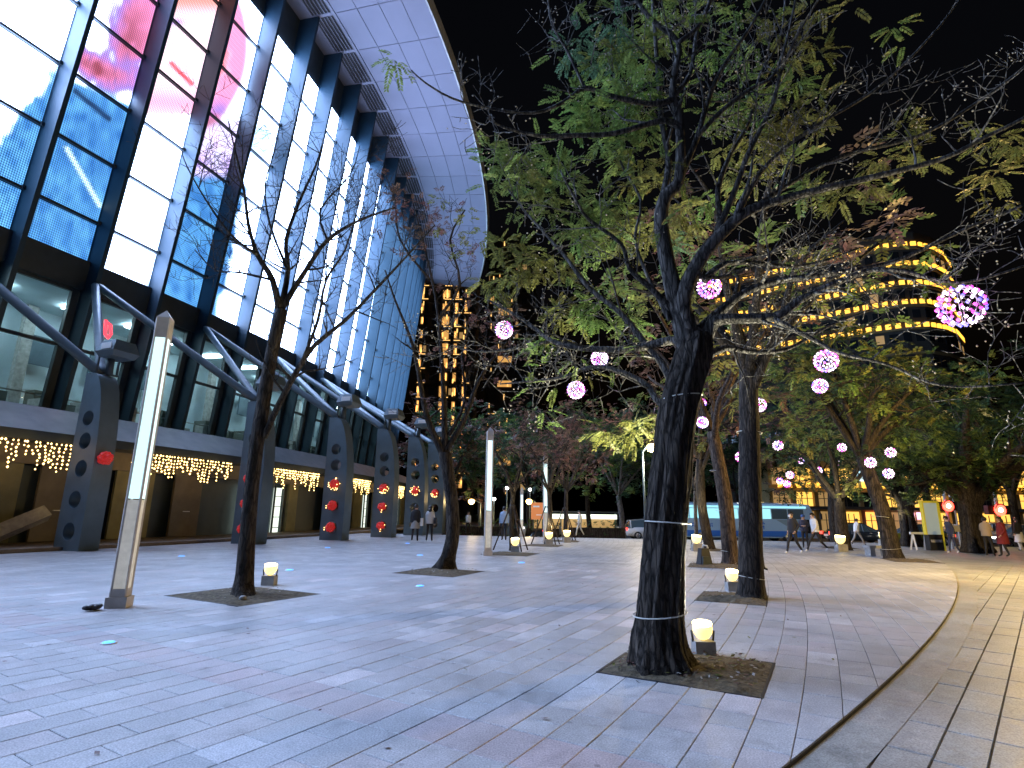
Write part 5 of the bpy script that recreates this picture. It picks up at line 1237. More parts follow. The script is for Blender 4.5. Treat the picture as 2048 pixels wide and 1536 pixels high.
# orange banner, lit shelter, hedge, lattice
M['orange'] = mat('orange_banner', (.6, .22, .08), .6, emit=(1, .36, .14), estr=.3); c = at(1075, 1022, 45)
t = thing('banner_board', 'orange advertising board behind the farthest pylon', 'board', (c[0], c[1], ROAD_Z)); MB().box(c, (1.0, .12, 1.3)).build('board', M['orange'], t); MB().box((c[0]-.4, c[1]+.05, (c[2]+ROAD_Z)/2-.3), (.1, .08, c[2]-ROAD_Z-.5)).box((c[0]+.4, c[1]+.05, (c[2]+ROAD_Z)/2-.3), (.1, .08, c[2]-ROAD_Z-.5)).build('post', M['steel_dark'], t)
MB().box(c+np.array([.2, -.07, -.3]), (.6, .01, .06)).box(c+np.array([-.1, -.07, .35]), (.5, .01, .12)).build('caption_bar', M['sign_white'], t)
c = at(1150, 1042, 58); t = thing('bus_shelter', 'lit glass bus shelter with bright white strip across the street', 'shelter', (c[0], c[1], ROAD_Z))
MB().box(c+k_*.9, (9, 1.6, .14)).build('roof', M['steel'], t); MB().box(c+np.array([0, -.4, .45]), (8.4, .08, .45)).build('light_strip', M['win_white'], t); MB().box((c[0], c[1]+.6, c[2]-.4), (8.6, .05, 1.5)).build('back_panel', M['gold_dim'], t)
for sx in (-4.2, -1.4, 1.4, 4.2): MB().box((c[0]+sx, c[1]+.5, (c[2]+.9+ROAD_Z)/2), (.12, .12, c[2]+.9-ROAD_Z)).build('post', M['steel'], t)
def hedge(label, a, b_, h, w, seed, mt='hedge'):
    rg = random.Random(seed); a, b_ = np.array(a), np.array(b_); t = thing('hedge', label, 'hedge', (a+b_)/2, 0, 'hedges along the street'); L = np.linalg.norm(b_-a); n = int(L*26); pos, dr = [], []
    for _ in range(n): pos.append(a+(b_-a)*rg.random()+np.array([rg.gauss(0, w*.4), rg.gauss(0, w*.4), h*rg.random()**.7])); dr.append(np.array([rg.gauss(0, 1), rg.gauss(0, 1), rg.gauss(.4, .7)]))
    foliage_obj('foliage', [(fronds(pos, dr, 'mid', rg), mt)], t); MB().box((a+b_)/2+k_*h*.35, (L*.96, w*.5, h*.6)).build('stems', M['bark'], t)
for (x0, x1, Y, h, lb, sd) in [(905, 1010, 40, 1.5, 'clipped hedge beyond the leaning tree', 1), (1020, 1120, 41.5, 1.3, 'low hedge behind the staked saplings', 2), (1135, 1250, 43, 1.4, 'hedge left of the white SUV', 3)]:
    a = at(x0, 1050, Y); b_ = at(x1, 1050, Y); a[2] = b_[2] = ROAD_Z; hedge(lb, a, b_, h, .9, sd)

# ------------------------------------------------------------------ vehicles
def loft(secs, mi=0):
    """secs: (x, [(y, z), ...] half outline from bottom centre to top centre) mirrored -> closed skin"""
    mb = MB(); V = []; n = None
    for x, hp in secs:
        full = [(x, y, z) for y, z in hp]+[(x, -y, z) for y, z in hp[::-1]]; n = len(full); V += full
    Fs = [(i*n+j, i*n+(j+1) % n, (i+1)*n+(j+1) % n, (i+1)*n+j) for i in range(len(secs)-1) for j in range(n)]
    Fs += [tuple(range(n-1, -1, -1)), tuple((len(secs)-1)*n+j for j in range(n))]
    return mb.add(V, Fs, mi, False)
def wheel(t, x, y, r, w=.2):
    sy = 1 if y > 0 else -1
    o = MB().tube([(x, y-w/2, r), (x, y+w/2, r)], r, 18).build('wheel', M['tyre'], t, False)
    rm = MB().tube([(x, y+sy*w*.46, r), (x, y+sy*w*.56, r)], [r*.64, r*.58], 14); 
    r_ = rm.build('rim', M['rim'], o, False)
    sp = MB()
    for k in range(5): a = k*1.257; sp.box((x+math.cos(a)*r*.34, y+sy*w*.58, r+math.sin(a)*r*.34), (r*.5, .02, r*.1), 0, 0, 0, -a)
    sp.build('spokes', M['black_metal'], o, False)
def car(label, loc, rz, paint, kind='sedan', s=1., taxi=False, cat='car', group='vehicles on the street', lights=True):
    t = thing('parked_car' if kind != 'suv' else 'suv', label, cat, loc, rz, group); t.scale = (s, s, s)
    L, Wd, H = (4.7, 1.8, 1.46) if kind == 'sedan' else (4.5, 1.85, 1.68)
    hw = Wd/2; zb, zbelt = .22, .88 if kind == 'sedan' else 1.0
    fx = L/2
    xs = [(-fx, .50, zbelt-.12, .82), (-fx+.12, .30, zbelt-.02, .95), (-fx*.55, zb, zbelt+.02, 1), (0, zb, zbelt, 1), (fx*.45, zb, zbelt-.04, 1), (fx*.8, .26, zbelt-.14, .96), (fx-.08, .32, zbelt-.26, .86), (fx, .42, zbelt-.36, .72)]
    body = loft([(x, [(0, b), (hw*w*.92, b), (hw*w, b+.16), (hw*w, (b+z)/2+.05), (hw*w*.95, z), (0, z+.025)]) for x, b, z, w in xs]); body.sm = [True]*len(body.sm)
    body.build('body', M[paint], t, False)
    if kind == 'sedan': cs = [(-fx*.80, .03), (-fx*.46, H-.09), (-fx*.12, H), (fx*.12, H-.03), (fx*.52, .0)]
    else: cs = [(-fx*.97, .03), (-fx*.84, H-.12), (-fx*.3, H), (fx*.12, H-.04), (fx*.55, .0)]
    secs = []
    for x, z in cs:
        zz = max(z, zbelt-.02) if z > .1 else zbelt-.02+z
        secs.append((x, [(0, zbelt-.06), (hw*.93, zbelt-.06), (hw*.93, zbelt-.02), (hw*.74 if z > .1 else hw*.88, zz-.05 if z > .1 else zz), (hw*.6, zz), (0, zz+.02)]))
    loft(secs).build('windows', M['car_glass'], t, False)
    ro = MB(); pts = [(x, z) for x, z in cs if z > .1]
    for (xa, za), (xb, zb_) in zip(pts[:-1], pts[1:]):
        q = [(xa, -hw*.64, za+.012), (xb, -hw*.64, zb_+.012), (xb, hw*.64, zb_+.012), (xa, hw*.64, za+.012)]; ro.add(q+[(x, y, z+.03) for x, y, z in q], [(3, 2, 1, 0), (4, 5, 6, 7), (0, 1, 5, 4), (2, 3, 7, 6), (1, 2, 6, 5), (3, 0, 4, 7)])
    ro.build('roof', M[paint], t, False)
    for sy in (-1, 1):
        pl = MB()
        for xp in (cs[1][0]-.02, -.02, cs[3][0]):
            pl.tube([(xp+(.18 if xp > .1 else 0), sy*hw*.935, zbelt-.03), (xp, sy*hw*.755, H-.10)], .035, 4, smooth=False)
        pl.build('pillar', M[paint], t, False)
        MB().box((fx*.40, sy*(hw+.1), zbelt+.08), (.12, .2, .14)).build('mirror', M[paint], t, False)
        MB().box((fx-.11, sy*hw*.62, zbelt-.27), (.14, .36, .14)).build('headlight', M['head_l' if lights else 'white_metal'], t, False)
        MB().box((-fx+.04, sy*hw*.68, zbelt-.14), (.12, .34, .2)).build('tail_light', M['tail_l'], t, False)
        h_ = MB()
        for xh in (-.55, .45): h_.box((xh, sy*(hw+.005), zbelt-.12), (.18, .03, .03))
        h_.build('door_handle', M['rim'], t, False)
        wheel(t, fx*.62, sy*(hw-.08), .33); wheel(t, -fx*.60, sy*(hw-.08), .33)
    MB().box((fx-.02, 0, .48), (.06, .9, .16)).build('grille', M['black_metal'], t, False); MB().box((-fx+.0, 0, .58), (.03, .5, .14)).build('number_plate', M['white_metal'], t, False)
    if taxi: MB().box((0, 0, H+.09), (.3, .6, .13)).build('roof_sign', M['win_white'], t, False)
    return t
M['paint_dark'] = mat('dark_blue_paint', (.03, .04, .055), .22, coat=.6); M['paint_white'] = mat('white_paint', (.72, .72, .72), .28, coat=.5); M['paint_olive'] = mat('olive_paint', (.16, .17, .02), .3, coat=.5); M['paint_silver'] = mat('silver_paint', (.42, .43, .45), .3, metal=.5)
def vloc(x, Y): p = at(x, 1040, Y); p[2] = ROAD_Z; return p
car('dark blue sedan with silver wheels, parked behind the forked tree', vloc(1711, 43.5), 0, 'paint_dark', 'sedan', 1.02)
car('white SUV half hidden behind the foreground trunk', vloc(1301, 46), 0, 'paint_white', 'suv', .92, cat='suv')
car('olive green car with red tail light beside the information panel', vloc(1826, 42), math.pi, 'paint_olive', 'sedan', 1.0)
car('white car behind the person with a grey shoulder bag', vloc(1908, 43), math.pi, 'paint_white', 'sedan', 1.0)
car('silver car at the right edge behind the red coat', vloc(2032, 41), math.pi, 'paint_silver', 'sedan', 1.05)
car('white car in the yellow glow behind the person in beige', vloc(1975, 47), math.pi, 'paint_white', 'suv', .95, cat='suv')
# coach
def coach(loc, rz):
    t = thing('coach', 'pale blue and white coach with a long dark window band, parked beyond the trees', 'coach', loc, rz); L, Wd, H = 11.4, 2.45, 2.95; hw = Wd/2
    M['coach'] = mat('coach_pale_blue', (.42, .66, .92), .3, coat=.4); M['coach_blue'] = mat('coach_blue', (.04, .20, .75), .3, coat=.4); M['coach_grey'] = mat('coach_grey_blue', (.28, .42, .52), .3, coat=.3)
    M['coach_lit'] = mat('coach_lit_window', (.2, .5, .55), .1, emit=(.36, .82, .90), estr=.75)
    out = [(0, .32), (hw*.97, .32), (hw, .6), (hw, 1.7), (hw*.96, 2.55), (hw*.86, 2.86), (0, 2.95)]
    b = loft([(-L/2, [(y*.96, z*.99+.01) for y, z in out]), (-L/2+.2, out), (L/2-1.15, out), (L/2-.45, [(y*.97, min(z, 2.8)) for y, z in out]), (L/2, [(y*.92, min(z, 1.7)) for y, z in out])]); b.build('body', M['coach'], t, False)
    for i in range(8):
        x0 = -L/2+.35+i*1.26; xw = 1.18
        for sy in (-1, 1):
            w_ = MB(); q = [(x0, sy*(hw+.006), 1.72), (x0+xw, sy*(hw+.006), 1.72), (x0+xw, sy*(hw*.968+.006), 2.46), (x0, sy*(hw*.968+.006), 2.46)]
            w_.add(q+[(x, y-sy*.03, z) for x, y, z in q], [(0, 1, 2, 3), (0, 4, 5, 1), (1, 5, 6, 2), (2, 6, 7, 3), (3, 7, 4, 0)]); w_.build('window', M['coach_lit' if i < 6 else 'car_glass'], t, False)
    for sy in (-1, 1):
        MB().box((0-.3, sy*(hw+.004), .62), (L-1.2, .03, .42)).build('lower_stripe', M['coach_blue'], t, False)
        MB().box((-.3, sy*(hw*.955), 2.60), (L-1.0, .04, .16)).build('roof_stripe', M['coach_lit'], t, False)
        MB().add([(L/2-3.2, sy*(hw+.008), 1.66), (L/2-.6, sy*(hw+.008), 1.66), (L/2-.6, sy*(hw+.008), .95), (L/2-2.0, sy*(hw+.008), .95)], [(0, 1, 2, 3)]).build('swoosh', M['coach_grey'], t, False)
        for xw_ in (-L/2+2.4, L/2-2.35): wheel(t, xw_, sy*(hw-.12), .44, .26)
        MB().tube([(L/2-.35, sy*hw, 2.5), (L/2+.12, sy*(hw+.18), 2.45), (L/2+.16, sy*(hw+.2), 2.1)], .04, 6).box((L/2+.16, sy*(hw+.2), 1.95), (.1, .2, .42)).build('mirror', M['black_metal'], t, False)
        MB().box((L/2-.06, sy*hw*.68, .78), (.16, .42, .2)).build('headlight', M['head_l'], t, False)
        MB().box((L/2-1.0, sy*(hw+.012), 1.2), (.7, .02, 1.0)).build('door', M['dark_glass'], t, False)
        g_ = MB(); rg = random.Random(4)
        for i, x in enumerate((-3.9, -2.5, -1.1, 1.35)):
            s_ = .3 if i < 3 else .55
            for (dx, dz, w_, h_) in ((0, .3, .9, .14), (0, -.1, .7, .14), (-.2, 0, .14, .9), (.25, -.2, .14, .5), (.1, .5, .5, .12)): g_.box((x+dx*s_, sy*(hw+.01), 1.2+dz*s_), (w_*s_, .012, h_*s_))
        g_.build('lettering', M['coach_blue'], t, False)
    MB().add([(L/2-.42, -hw*.88, 2.72), (L/2-.42, hw*.88, 2.72), (L/2+.015, hw*.84, 1.62), (L/2+.015, -hw*.84, 1.62)], [(0, 1, 2, 3)]).build('windscreen', M['car_glass'], t, False)
    MB().box((L/2-.02, 0, .5), (.1, Wd*.8, .18)).build('bumper', M['coach_blue'], t, False)
    MB().box((L/2+.03, -hw*.8, .7), (.05, .3, .16)).build('fog_light', mat('coach_indicator', (1, .4, .2), .3, emit=(1, .3, .12), estr=4), t, False)
pc = vloc(1474, 44.5); coach(pc, R_(1))
# scooters
def scooter(label, loc, rz, lit):
    t = thing('motor_scooter', label, 'scooter', loc, rz, 'motor scooters by the kerb')
    for x in (-.55, .6): o = MB().tube([(x, -.06, .24), (x, .06, .24)], .24, 14).build('wheel', M['tyre'], t, False); MB().tube([(x, -.065, .24), (x, .065, .24)], .13, 10).build('rim', M['rim'], o, False)
    b = loft([(-.85, [(0, .62), (.08, .62), (.10, .72), (0, .78)]), (-.6, [(0, .35), (.16, .36), (.18, .62), (0, .78)]), (-.05, [(0, .3), (.17, .3), (.15, .5), (0, .6)]), (.1, [(0, .26), (.16, .26), (.16, .32), (0, .34)]), (.42, [(0, .26), (.16, .26), (.16, .32), (0, .36)])]); b.build('body', M['paint_dark'], t, False)
    MB().tube([(.62, 0, .3), (.46, 0, .95), (.40, 0, 1.02)], [.05, .07, .05], 8).box((.52, 0, .62), (.08, .36, .55), 0, 0, 0, -.2).build('front_shield', M['paint_silver'], t, False)
    MB().box((-.42, 0, .80), (.66, .24, .09)).build('seat', M['black_metal'], t, False); MB().tube([(.36, -.33, 1.02), (.42, 0, 1.0), (.36, .33, 1.02)], .018, 6).build('handlebar', M['black_metal'], t, False)
    for sy in (-1, 1): MB().tube([(.40, sy*.24, 1.02), (.36, sy*.30, 1.2)], .01, 5).ball((.36, sy*.31, 1.24), .05, 0, 6, 4).build('mirror', M['black_metal'], t, False)
    MB().ball((.58, 0, .92), .07, 0, 8, 5).build('headlight', M['head_l' if lit else 'white_metal'], t, False); MB().box((-.88, 0, .70), (.04, .16, .08)).build('tail_light', M['tail_l'], t, False)
scooter('dark scooter left of the saplings, its lamp lit', vloc(1062, 40), R_(200), True); scooter('scooter behind the farthest pylon, red tail light showing', vloc(1108, 41.5), R_(15), False); scooter('scooter parked left of the white SUV', vloc(1222, 44), R_(10), False)

# ------------------------------------------------------------------ buildings beyond
def far_box(p0, p1, Y0, Y1, z0, z1):
    pass
# left tower: slabs, piers, warm light stacks
def tower(label, x0, x1, ytop, Y, floors_h, stacks, seed, wins):
    rg = random.Random(seed); a, b_ = at(x0, 1000, Y), at(x1, 1000, Y); zt = at(x0, ytop, Y)[2]; w = b_[0]-a[0]; c = np.array([(a[0]+b_[0])/2, Y+w*.4, 0])
    t = thing('apartment_tower', label, 'apartment tower', (c[0], c[1], ROAD_Z)); MB().box((c[0], c[1]+.6, (zt+ROAD_Z)/2), (w*.94, w*.8, zt-ROAD_Z)).build('wall', M['facade'], t)
    nf = int((zt-6)/floors_h); sl = MB().box((0, 0, 0), (w, .9, .35)).mesh('balcony', M['facade']); gb = MB(); lb2 = MB(); dw = MB(); pw = MB()
    Yf = c[1]+.6-w*.4
    for i in range(nf):
        z = 6+i*floors_h; o = inst('balcony', sl, t, (0, Yf-.45-c[1], z-ROAD_Z))
        for sx, sw, den in stacks:
            X = a[0]+w*sx
            if rg.random() < den: gb.box((X, Yf-.93, z+floors_h*.5), (sw*w, .12, floors_h*rg.choice([.5, .6, .7])))
            for q in range(4):
                if rg.random() < den*.8: lb2.box((X+sw*w*rg.uniform(-.5, .5), Yf-1.02, z+floors_h*rg.uniform(.2, .8)), (rg.uniform(.12, .3), .1, floors_h*rg.uniform(.15, .5)))
            if rg.random() < den*.7: lb2.box((X+w*.03, Yf-.95, z+.32), (w*.12, .1, .13))
        for j in range(6):
            X = a[0]+w*(.1+j*.16)
            if rg.random() < wins: dw.box((X, Yf-.02, z+floors_h*.55), (w*.09, .1, floors_h*.45))
            else: pw.box((X, Yf-.02, z+floors_h*.55), (w*.09, .1, floors_h*.45))
    for sx, sw, den in stacks: MB().box((a[0]+w*sx, Yf-.4, (zt+ROAD_Z)/2), (sw*w*1.5, .9, zt-ROAD_Z)).build('pier', M['facade'], t)
    for nm, mb_, mm in (('wall_glow', gb, 'tower_glow'), ('lamp', lb2, 'tower_lamp'), ('lit_window', dw, 'gold_dim'), ('window', pw, 'dark_glass')):
        if mb_.v: o = mb_.build(nm+'s', M[mm], t); o['kind'] = 'stuff'
tower('dark apartment tower with vertical stacks of gold lights behind the canopy tip', 818, 945, 380, 120, 3.3, [(.06, .035, .9), (.46, .12, .98), (.64, .05, .9), (.80, .05, .55)], 3, .10)
tower('dark apartment block with yellow windows seen through the leaves', 962, 1075, 470, 140, 3.3, [(.38, .26, .16), (.12, .07, .2)], 8, .14)
# curved hotel with rows of lamps
HP = [(1450, 116), (1560, 110), (1640, 106), (1720, 102), (1800, 98), (1870, 95.5), (1920, 95), (1955, 96.5), (1976, 99), (1988, 104)]
t = thing('hotel', 'dark curved hotel with rows of golden lamps wrapping its rounded corner', 'hotel', (at(1800, 900, 104)[0], 104, ROAD_Z))
HX = [at(x, 1034, Y)[:2] for x, Y in HP]
rows = [at(1870, y, 95.5)[2] for y in (492, 530, 568, 606, 652, 700, 760, 830)]
ztop = rows[0]+2.6; wl = MB()
for (xa, ya), (xb, yb) in zip(HX[:-1], HX[1:]): wl.add([(xa, ya, ROAD_Z), (xb, yb, ROAD_Z), (xb, yb, ztop), (xa, ya, ztop)], [(0, 1, 2, 3)])
wl.add([(HX[-1][0], HX[-1][1], ROAD_Z), (HX[-1][0]-4, HX[-1][1]+18, ROAD_Z), (HX[-1][0]-4, HX[-1][1]+18, ztop), (HX[-1][0], HX[-1][1], ztop)], [(0, 1, 2, 3)])
wl.add([(x, y, ztop) for x, y in HX]+[(HX[-1][0]-4, HX[-1][1]+18, ztop), (HX[0][0], HX[0][1]+14, ztop)], [tuple(range(len(HX)+2))]); wl.build('wall', M['facade'], t)
rg = random.Random(77); seglen = [math.hypot(b_[0]-a[0], b_[1]-a[1]) for a, b_ in zip(HX[:-1], HX[1:])]; tot = sum(seglen)
def along(d):
    for (a, b_), L in zip(zip(HX[:-1], HX[1:]), seglen):
        if d <= L: u = np.array(b_)-np.array(a); return np.array(a)+u*d/L, math.atan2(u[1], u[0])
        d -= L
    return np.array(HX[-1]), math.atan2(u[1], u[0])
lamp_me = MB().box((0, -.28, 0), (.85, .3, .95)).mesh('lamp', M['gold']); nl_ = 0
for ri, z in enumerate(rows):
    sb = MB()
    for (xa, ya), (xb, yb) in zip(HX[:-1], HX[1:]): sb.add([(xa, ya-.5, z-.9), (xb, yb-.5, z-.9), (xb, yb-.5, z-.45), (xa, ya-.5, z-.45), (xa, ya, z-.9), (xb, yb, z-.9), (xb, yb, z-.45), (xa, ya, z-.45)], [(0, 1, 2, 3), (3, 2, 6, 7), (1, 0, 4, 5)])
    sb.build('ledge', M['facade_gold'], t)
    d = .4; step = 1.5
    while d < tot:
        p_, a_ = along(d)
        if ri < 5 and nl_ < 290 and rg.random() < .95:
            o = inst('lamp', lamp_me, t, (p_[0]-t.location[0], p_[1]-t.location[1], z-ROAD_Z), a_); nl_ += 1
        d += step if d < tot*.86 else step*.62
    wd, ww = MB(), MB()
    d = 1.
    while d < tot-1:
        p_, a_ = along(d); (wd if rg.random() < .10 else ww).box((p_[0], p_[1]-.03, z-2.2), (1.3, .1, 1.6), a_); d += 2.1
    for nm, mb_, mm in (('lit_windows', wd, 'gold_dim'), ('windows', ww, 'dark_glass')):
        o = mb_.build(nm, M[mm], t); o['kind'] = 'stuff'
# golden shopping block across the street
YS = 58; sx0, sx1 = at(1545, 1034, YS)[0], at(2140, 1034, YS)[0]; zr = lambda y: at(1800, y, YS)[2]
t = thing('shopping_block', 'golden lit shopping block with lamp row and glazed shopfronts behind the street', 'shopping block', ((sx0+sx1)/2, YS, ROAD_Z))
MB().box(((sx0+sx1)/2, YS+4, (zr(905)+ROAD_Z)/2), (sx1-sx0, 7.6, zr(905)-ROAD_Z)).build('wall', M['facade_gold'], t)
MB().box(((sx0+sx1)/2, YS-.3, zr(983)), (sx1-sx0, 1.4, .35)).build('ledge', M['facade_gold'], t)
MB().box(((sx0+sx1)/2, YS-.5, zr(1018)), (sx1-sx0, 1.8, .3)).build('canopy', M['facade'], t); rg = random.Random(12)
wm = {n_: MB().box((0, 0, 0), (1.7, .12, h)).mesh('window', M[m_]) for n_, h, m_ in (('g', 1.7, 'gold_win'), ('d', 1.7, 'gold_dim'), ('k', 1.7, 'dark_glass'), ('G', 2.1, 'gold_win'), ('D', 2.1, 'gold_dim'))}
bar = MB()
for dx in (-.28, .28): bar.box((dx, -.08, 0), (.07, .06, 1.7))
bar.box((0, -.08, .2), (1.7, .06, .06)); bar_me = bar.mesh('glazing_bar', M['facade'])
x = sx0+1.2
while x < sx1-1:
    for z, opts in ((zr(955), 'gggdk'), (zr(1003), 'ggdkk'), (zr(1046), 'GGDDG')):
        o = inst('window', wm[rg.choice(opts)], t, (x-t.location[0], -.02+ (0 if z > 3 else 0)+YS-t.location[1]+.15, z-ROAD_Z)); inst('glazing_bar', bar_me, o)
    MB().box((x+1.15, YS+.1, (zr(905)+ROAD_Z)/2), (.4, .5, zr(905)-ROAD_Z-.1)).build('pier', M['facade_gold'], t); x += 2.3
lm = MB().box((0, -.2, 0), (.42, .3, .5)).mesh('lamp', M['gold']); x = sx0+.5
while x < sx1: inst('lamp', lm, t, (x-t.location[0], YS-1.05-t.location[1], zr(974)-ROAD_Z)); x += .95
c = at(1745, 948, YS-.6); MB().box(c, (3.4, .1, 1.5)).build('advert_screen', mat('advert', (.5, .7, .9), .5, emit=(.55, .85, 1), estr=.9), t)
M['pink_sign'] = mat('pink_sign', (1, .5, .8), .5, emit=(1, .45, .75), estr=1.6)
for x_, w_ in ((1824, .5), (1846, 1.2), (1762, .8)): MB().box(at(x_, 1032, YS-.75), (w_, .08, .7)).build('shop_sign', M['pink_sign' if x_ > 1800 else 'red_led'], t)
# ------------------------------------------------------------------ people
def person(label, px, H, face, pose, top, bottom, shoes='black_metal', hairc='hair', extra=None, hair_len=0., z=0., head_turn=0, loc=None):
    """face: heading in degrees (0 = +x, 90 = away from the camera); pose: stride (m), lean, arm swing, bend of the arms"""
    p = gnd(*px, z) if loc is None else np.array(loc, float); t = thing('person', label, 'person', p, R_(face-90)); k = H/1.72
    st, lean, sw, bend = pose.get('stride', .0), pose.get('lean', 0), pose.get('swing', 0), pose.get('bend', .1)
    V, E_, Rd = [], [], []
    def v(x, y, z_, r): V.append((x*k, y*k, z_*k)); Rd.append(r*k); return len(V)-1
    def e(a, b_): E_.append((a, b_))
    # +y is forward
    ly = lambda z_: lean*(z_-.9)
    pel = v(0, 0, .95, .135); wai = v(0, ly(1.1), 1.10, .118); che = v(0, ly(1.3), 1.30, .14); upc = v(0, ly(1.42), 1.42, .11); nec = v(0, ly(1.5)+.01, 1.50, .055); hd = v(0, ly(1.6)+.03, 1.60, .085); tp = v(0, ly(1.68)+.025, 1.665, .078)
    for a, b_ in ((pel, wai), (wai, che), (che, upc), (upc, nec), (nec, hd), (hd, tp)): e(a, b_)
    hands = []
    for s in (-1, 1):
        f = st*s*.5; lift = max(0, -f)*.22
        hip = v(s*.085, 0, .90, .095); kn = v(s*.095, f*.45+.04+abs(f)*.10, .50-(.0 if st == 0 else .012), .062); an = v(s*.10, f, .085+lift, .042); toe = v(s*.115, f+.13-lift*.2, .035+lift*.4, .036)
        e(pel, hip); e(hip, kn); e(kn, an); e(an, toe)
        sh = v(s*.17, ly(1.42), 1.40, .06); fa = -sw*s; 
        if pose.get('arms') == 'folded': el = v(s*.235, ly(1.1)+.05, 1.13, .045); wr = v(s*.02, ly(1.1)+.20, 1.14, .034)
        elif pose.get('arms') == 'phone': el = v(s*.22, ly(1.1)+.04, 1.12, .045); wr = v(s*.08, ly(1.2)+.27, 1.22, .034)
        elif pose.get('arms') == 'pockets': el = v(s*.27, ly(1.1)-.06, 1.12, .046); wr = v(s*.19, ly(.95)+.07, .93, .036)
        else: el = v(s*.225, ly(1.1)+fa*.5-.03, 1.13, .045); wr = v(s*.235, ly(.9)+fa+bend*.5, .88+abs(fa)*.15+bend*.15, .034)
        hn = np.array(V[wr])+ (np.array(V[wr])-np.array(V[el]))*.28
        ha = v(*(hn/k), .036); e(upc, sh); e(sh, el); e(el, wr); e(wr, ha); hands.append((V[wr], V[ha]))
    me = bpy.data.meshes.new('body'); me.from_pydata(V, E_, []); ob = bpy.data.objects.new('tmp_body', me); COL.objects.link(ob)
    sk = ob.modifiers.new('s', 'SKIN'); sk.use_smooth_shade = True; lay = me.skin_vertices[0].data
    for i, r in enumerate(Rd): lay[i].radius = (r*(1.25 if i in (pel, wai, che) else 1), r*(.85 if i in (pel, wai, che) else 1)) ; lay[i].use_root = (i == pel)
    ss = ob.modifiers.new('u', 'SUBSURF'); ss.levels = 1; ss.render_levels = 1
    dg = bpy.context.evaluated_depsgraph_get(); bm_ = bpy.data.meshes.new_from_object(ob.evaluated_get(dg)); bpy.data.objects.remove(ob)
    # clothing by height and limb: nearest bone decides
    bones = [(a, b_) for a, b_ in E_]; Vn = np.array(V)
    names = {}
    cen = np.array([q.center for q in bm_.polygons])
    def dist(c, a, b_):
        ab = b_-a; tt = np.clip(((c-a)@ab)/(ab@ab), 0, 1); return np.linalg.norm(c-a-tt[:, None]*ab, axis=1)
    D_ = np.array([dist(cen, Vn[a], Vn[b_])-(Rd[a]+Rd[b_])*.3 for a, b_ in bones]); near = D_.argmin(0)
    leg0 = len([1 for _ in range(6)]); mi = []
    for q, bi in enumerate(near):
        if bi < 6: m_ = 1 if bi < 4 else 0
        else:
            w = (bi-6) % 8
            m_ = 2 if w in (0, 1, 2) else 3 if w == 3 else (1 if w in (4, 5, 6) else 0)
        if bi == 0 and cen[q][2] < .99*k: m_ = 2
        if bi in (3, 4) and cen[q][2] > 1.47*k: m_ = 0
        mi.append(m_)
    for m_ in ('skin', top, bottom, shoes): bm_.materials.append(M[m_])
    bm_.polygons.foreach_set('material_index', mi); bm_.name = 'body'
    b = bmesh.new(); b.from_mesh(bm_)
    # fingers, thumb, nose, ears welded into the same mesh
    f = MB()
    for (w_, h_) in hands:
        w_, h_ = np.array(w_), np.array(h_); d = (h_-w_)/np.linalg.norm(h_-w_); sd = np.cross(d, [1, 0, 0]); sd /= np.linalg.norm(sd)
        for q, ln_ in zip((-.026, -.009, .009, .026), (.062, .075, .07, .052)):
            r0 = h_+sd*q*k+d*.01; r1 = r0+d*ln_*.55*k; r2 = r1+(d*.7+np.array([0, .3, 0]))*ln_*.5*k; f.tube([r0, r1, r2], [.0085*k, .008*k, .006*k], 5)
        f.tube([w_+sd*.03*k, w_+sd*.055*k+d*.03*k, w_+sd*.05*k+d*.06*k], [.011*k, .01*k, .007*k], 5)
    hc = Vn[hd]; f.tube([hc+np.array([0, .075, .02])*k, hc+np.array([0, .098, -.01])*k, hc+np.array([0, .085, -.02])*k], [.008*k, .014*k, .010*k], 6)
    for s in (-1, 1): f.ball(hc+np.array([s*.085, -.005, .0])*k, .022*k, 0, 6, 4)
    fm = f.mesh('f', M['skin']); b.from_mesh(fm); b.to_mesh(bm_); b.free()
    for q in bm_.polygons: q.use_smooth = True
    o = bpy.data.objects.new('body', bm_); COL.objects.link(o); o.parent = t
    # hair
    hb = MB(); hc2 = hc+np.array([0, -.012, .045])*k; hb.ball(hc2, .104*k, 0, 12, 8, 1.0); keep = [i for i, fc_ in enumerate(hb.f) if not (np.mean([hb.v[j][1] for j in fc_])-hc[1] > .045*k and np.mean([hb.v[j][2] for j in fc_])-hc[2] < .075*k)]
    hb.f = [hb.f[i] for i in keep]; hb.m = [0]*len(keep); hb.sm = [True]*len(keep)
    if hair_len: hb.tube([hc+np.array([0, -.06, .02])*k, hc+np.array([0, -.085, -hair_len*.5])*k, hc+np.array([0, -.08, -hair_len])*k], [.075*k, .085*k, .045*k], 8)
    hb.build('hair', M[hairc], t, False)
    ey = MB()
    for s in (-1, 1): ey.ball(hc+np.array([s*.033, .079, .025])*k, .010*k, 0, 6, 4)
    ey.build('eyes', M['black_metal'], t, False)
    MB().box(hc+np.array([0, .083, -.045])*k, (.04*k, .012*k, .009*k)).build('mouth', M['mouth'], t, False)
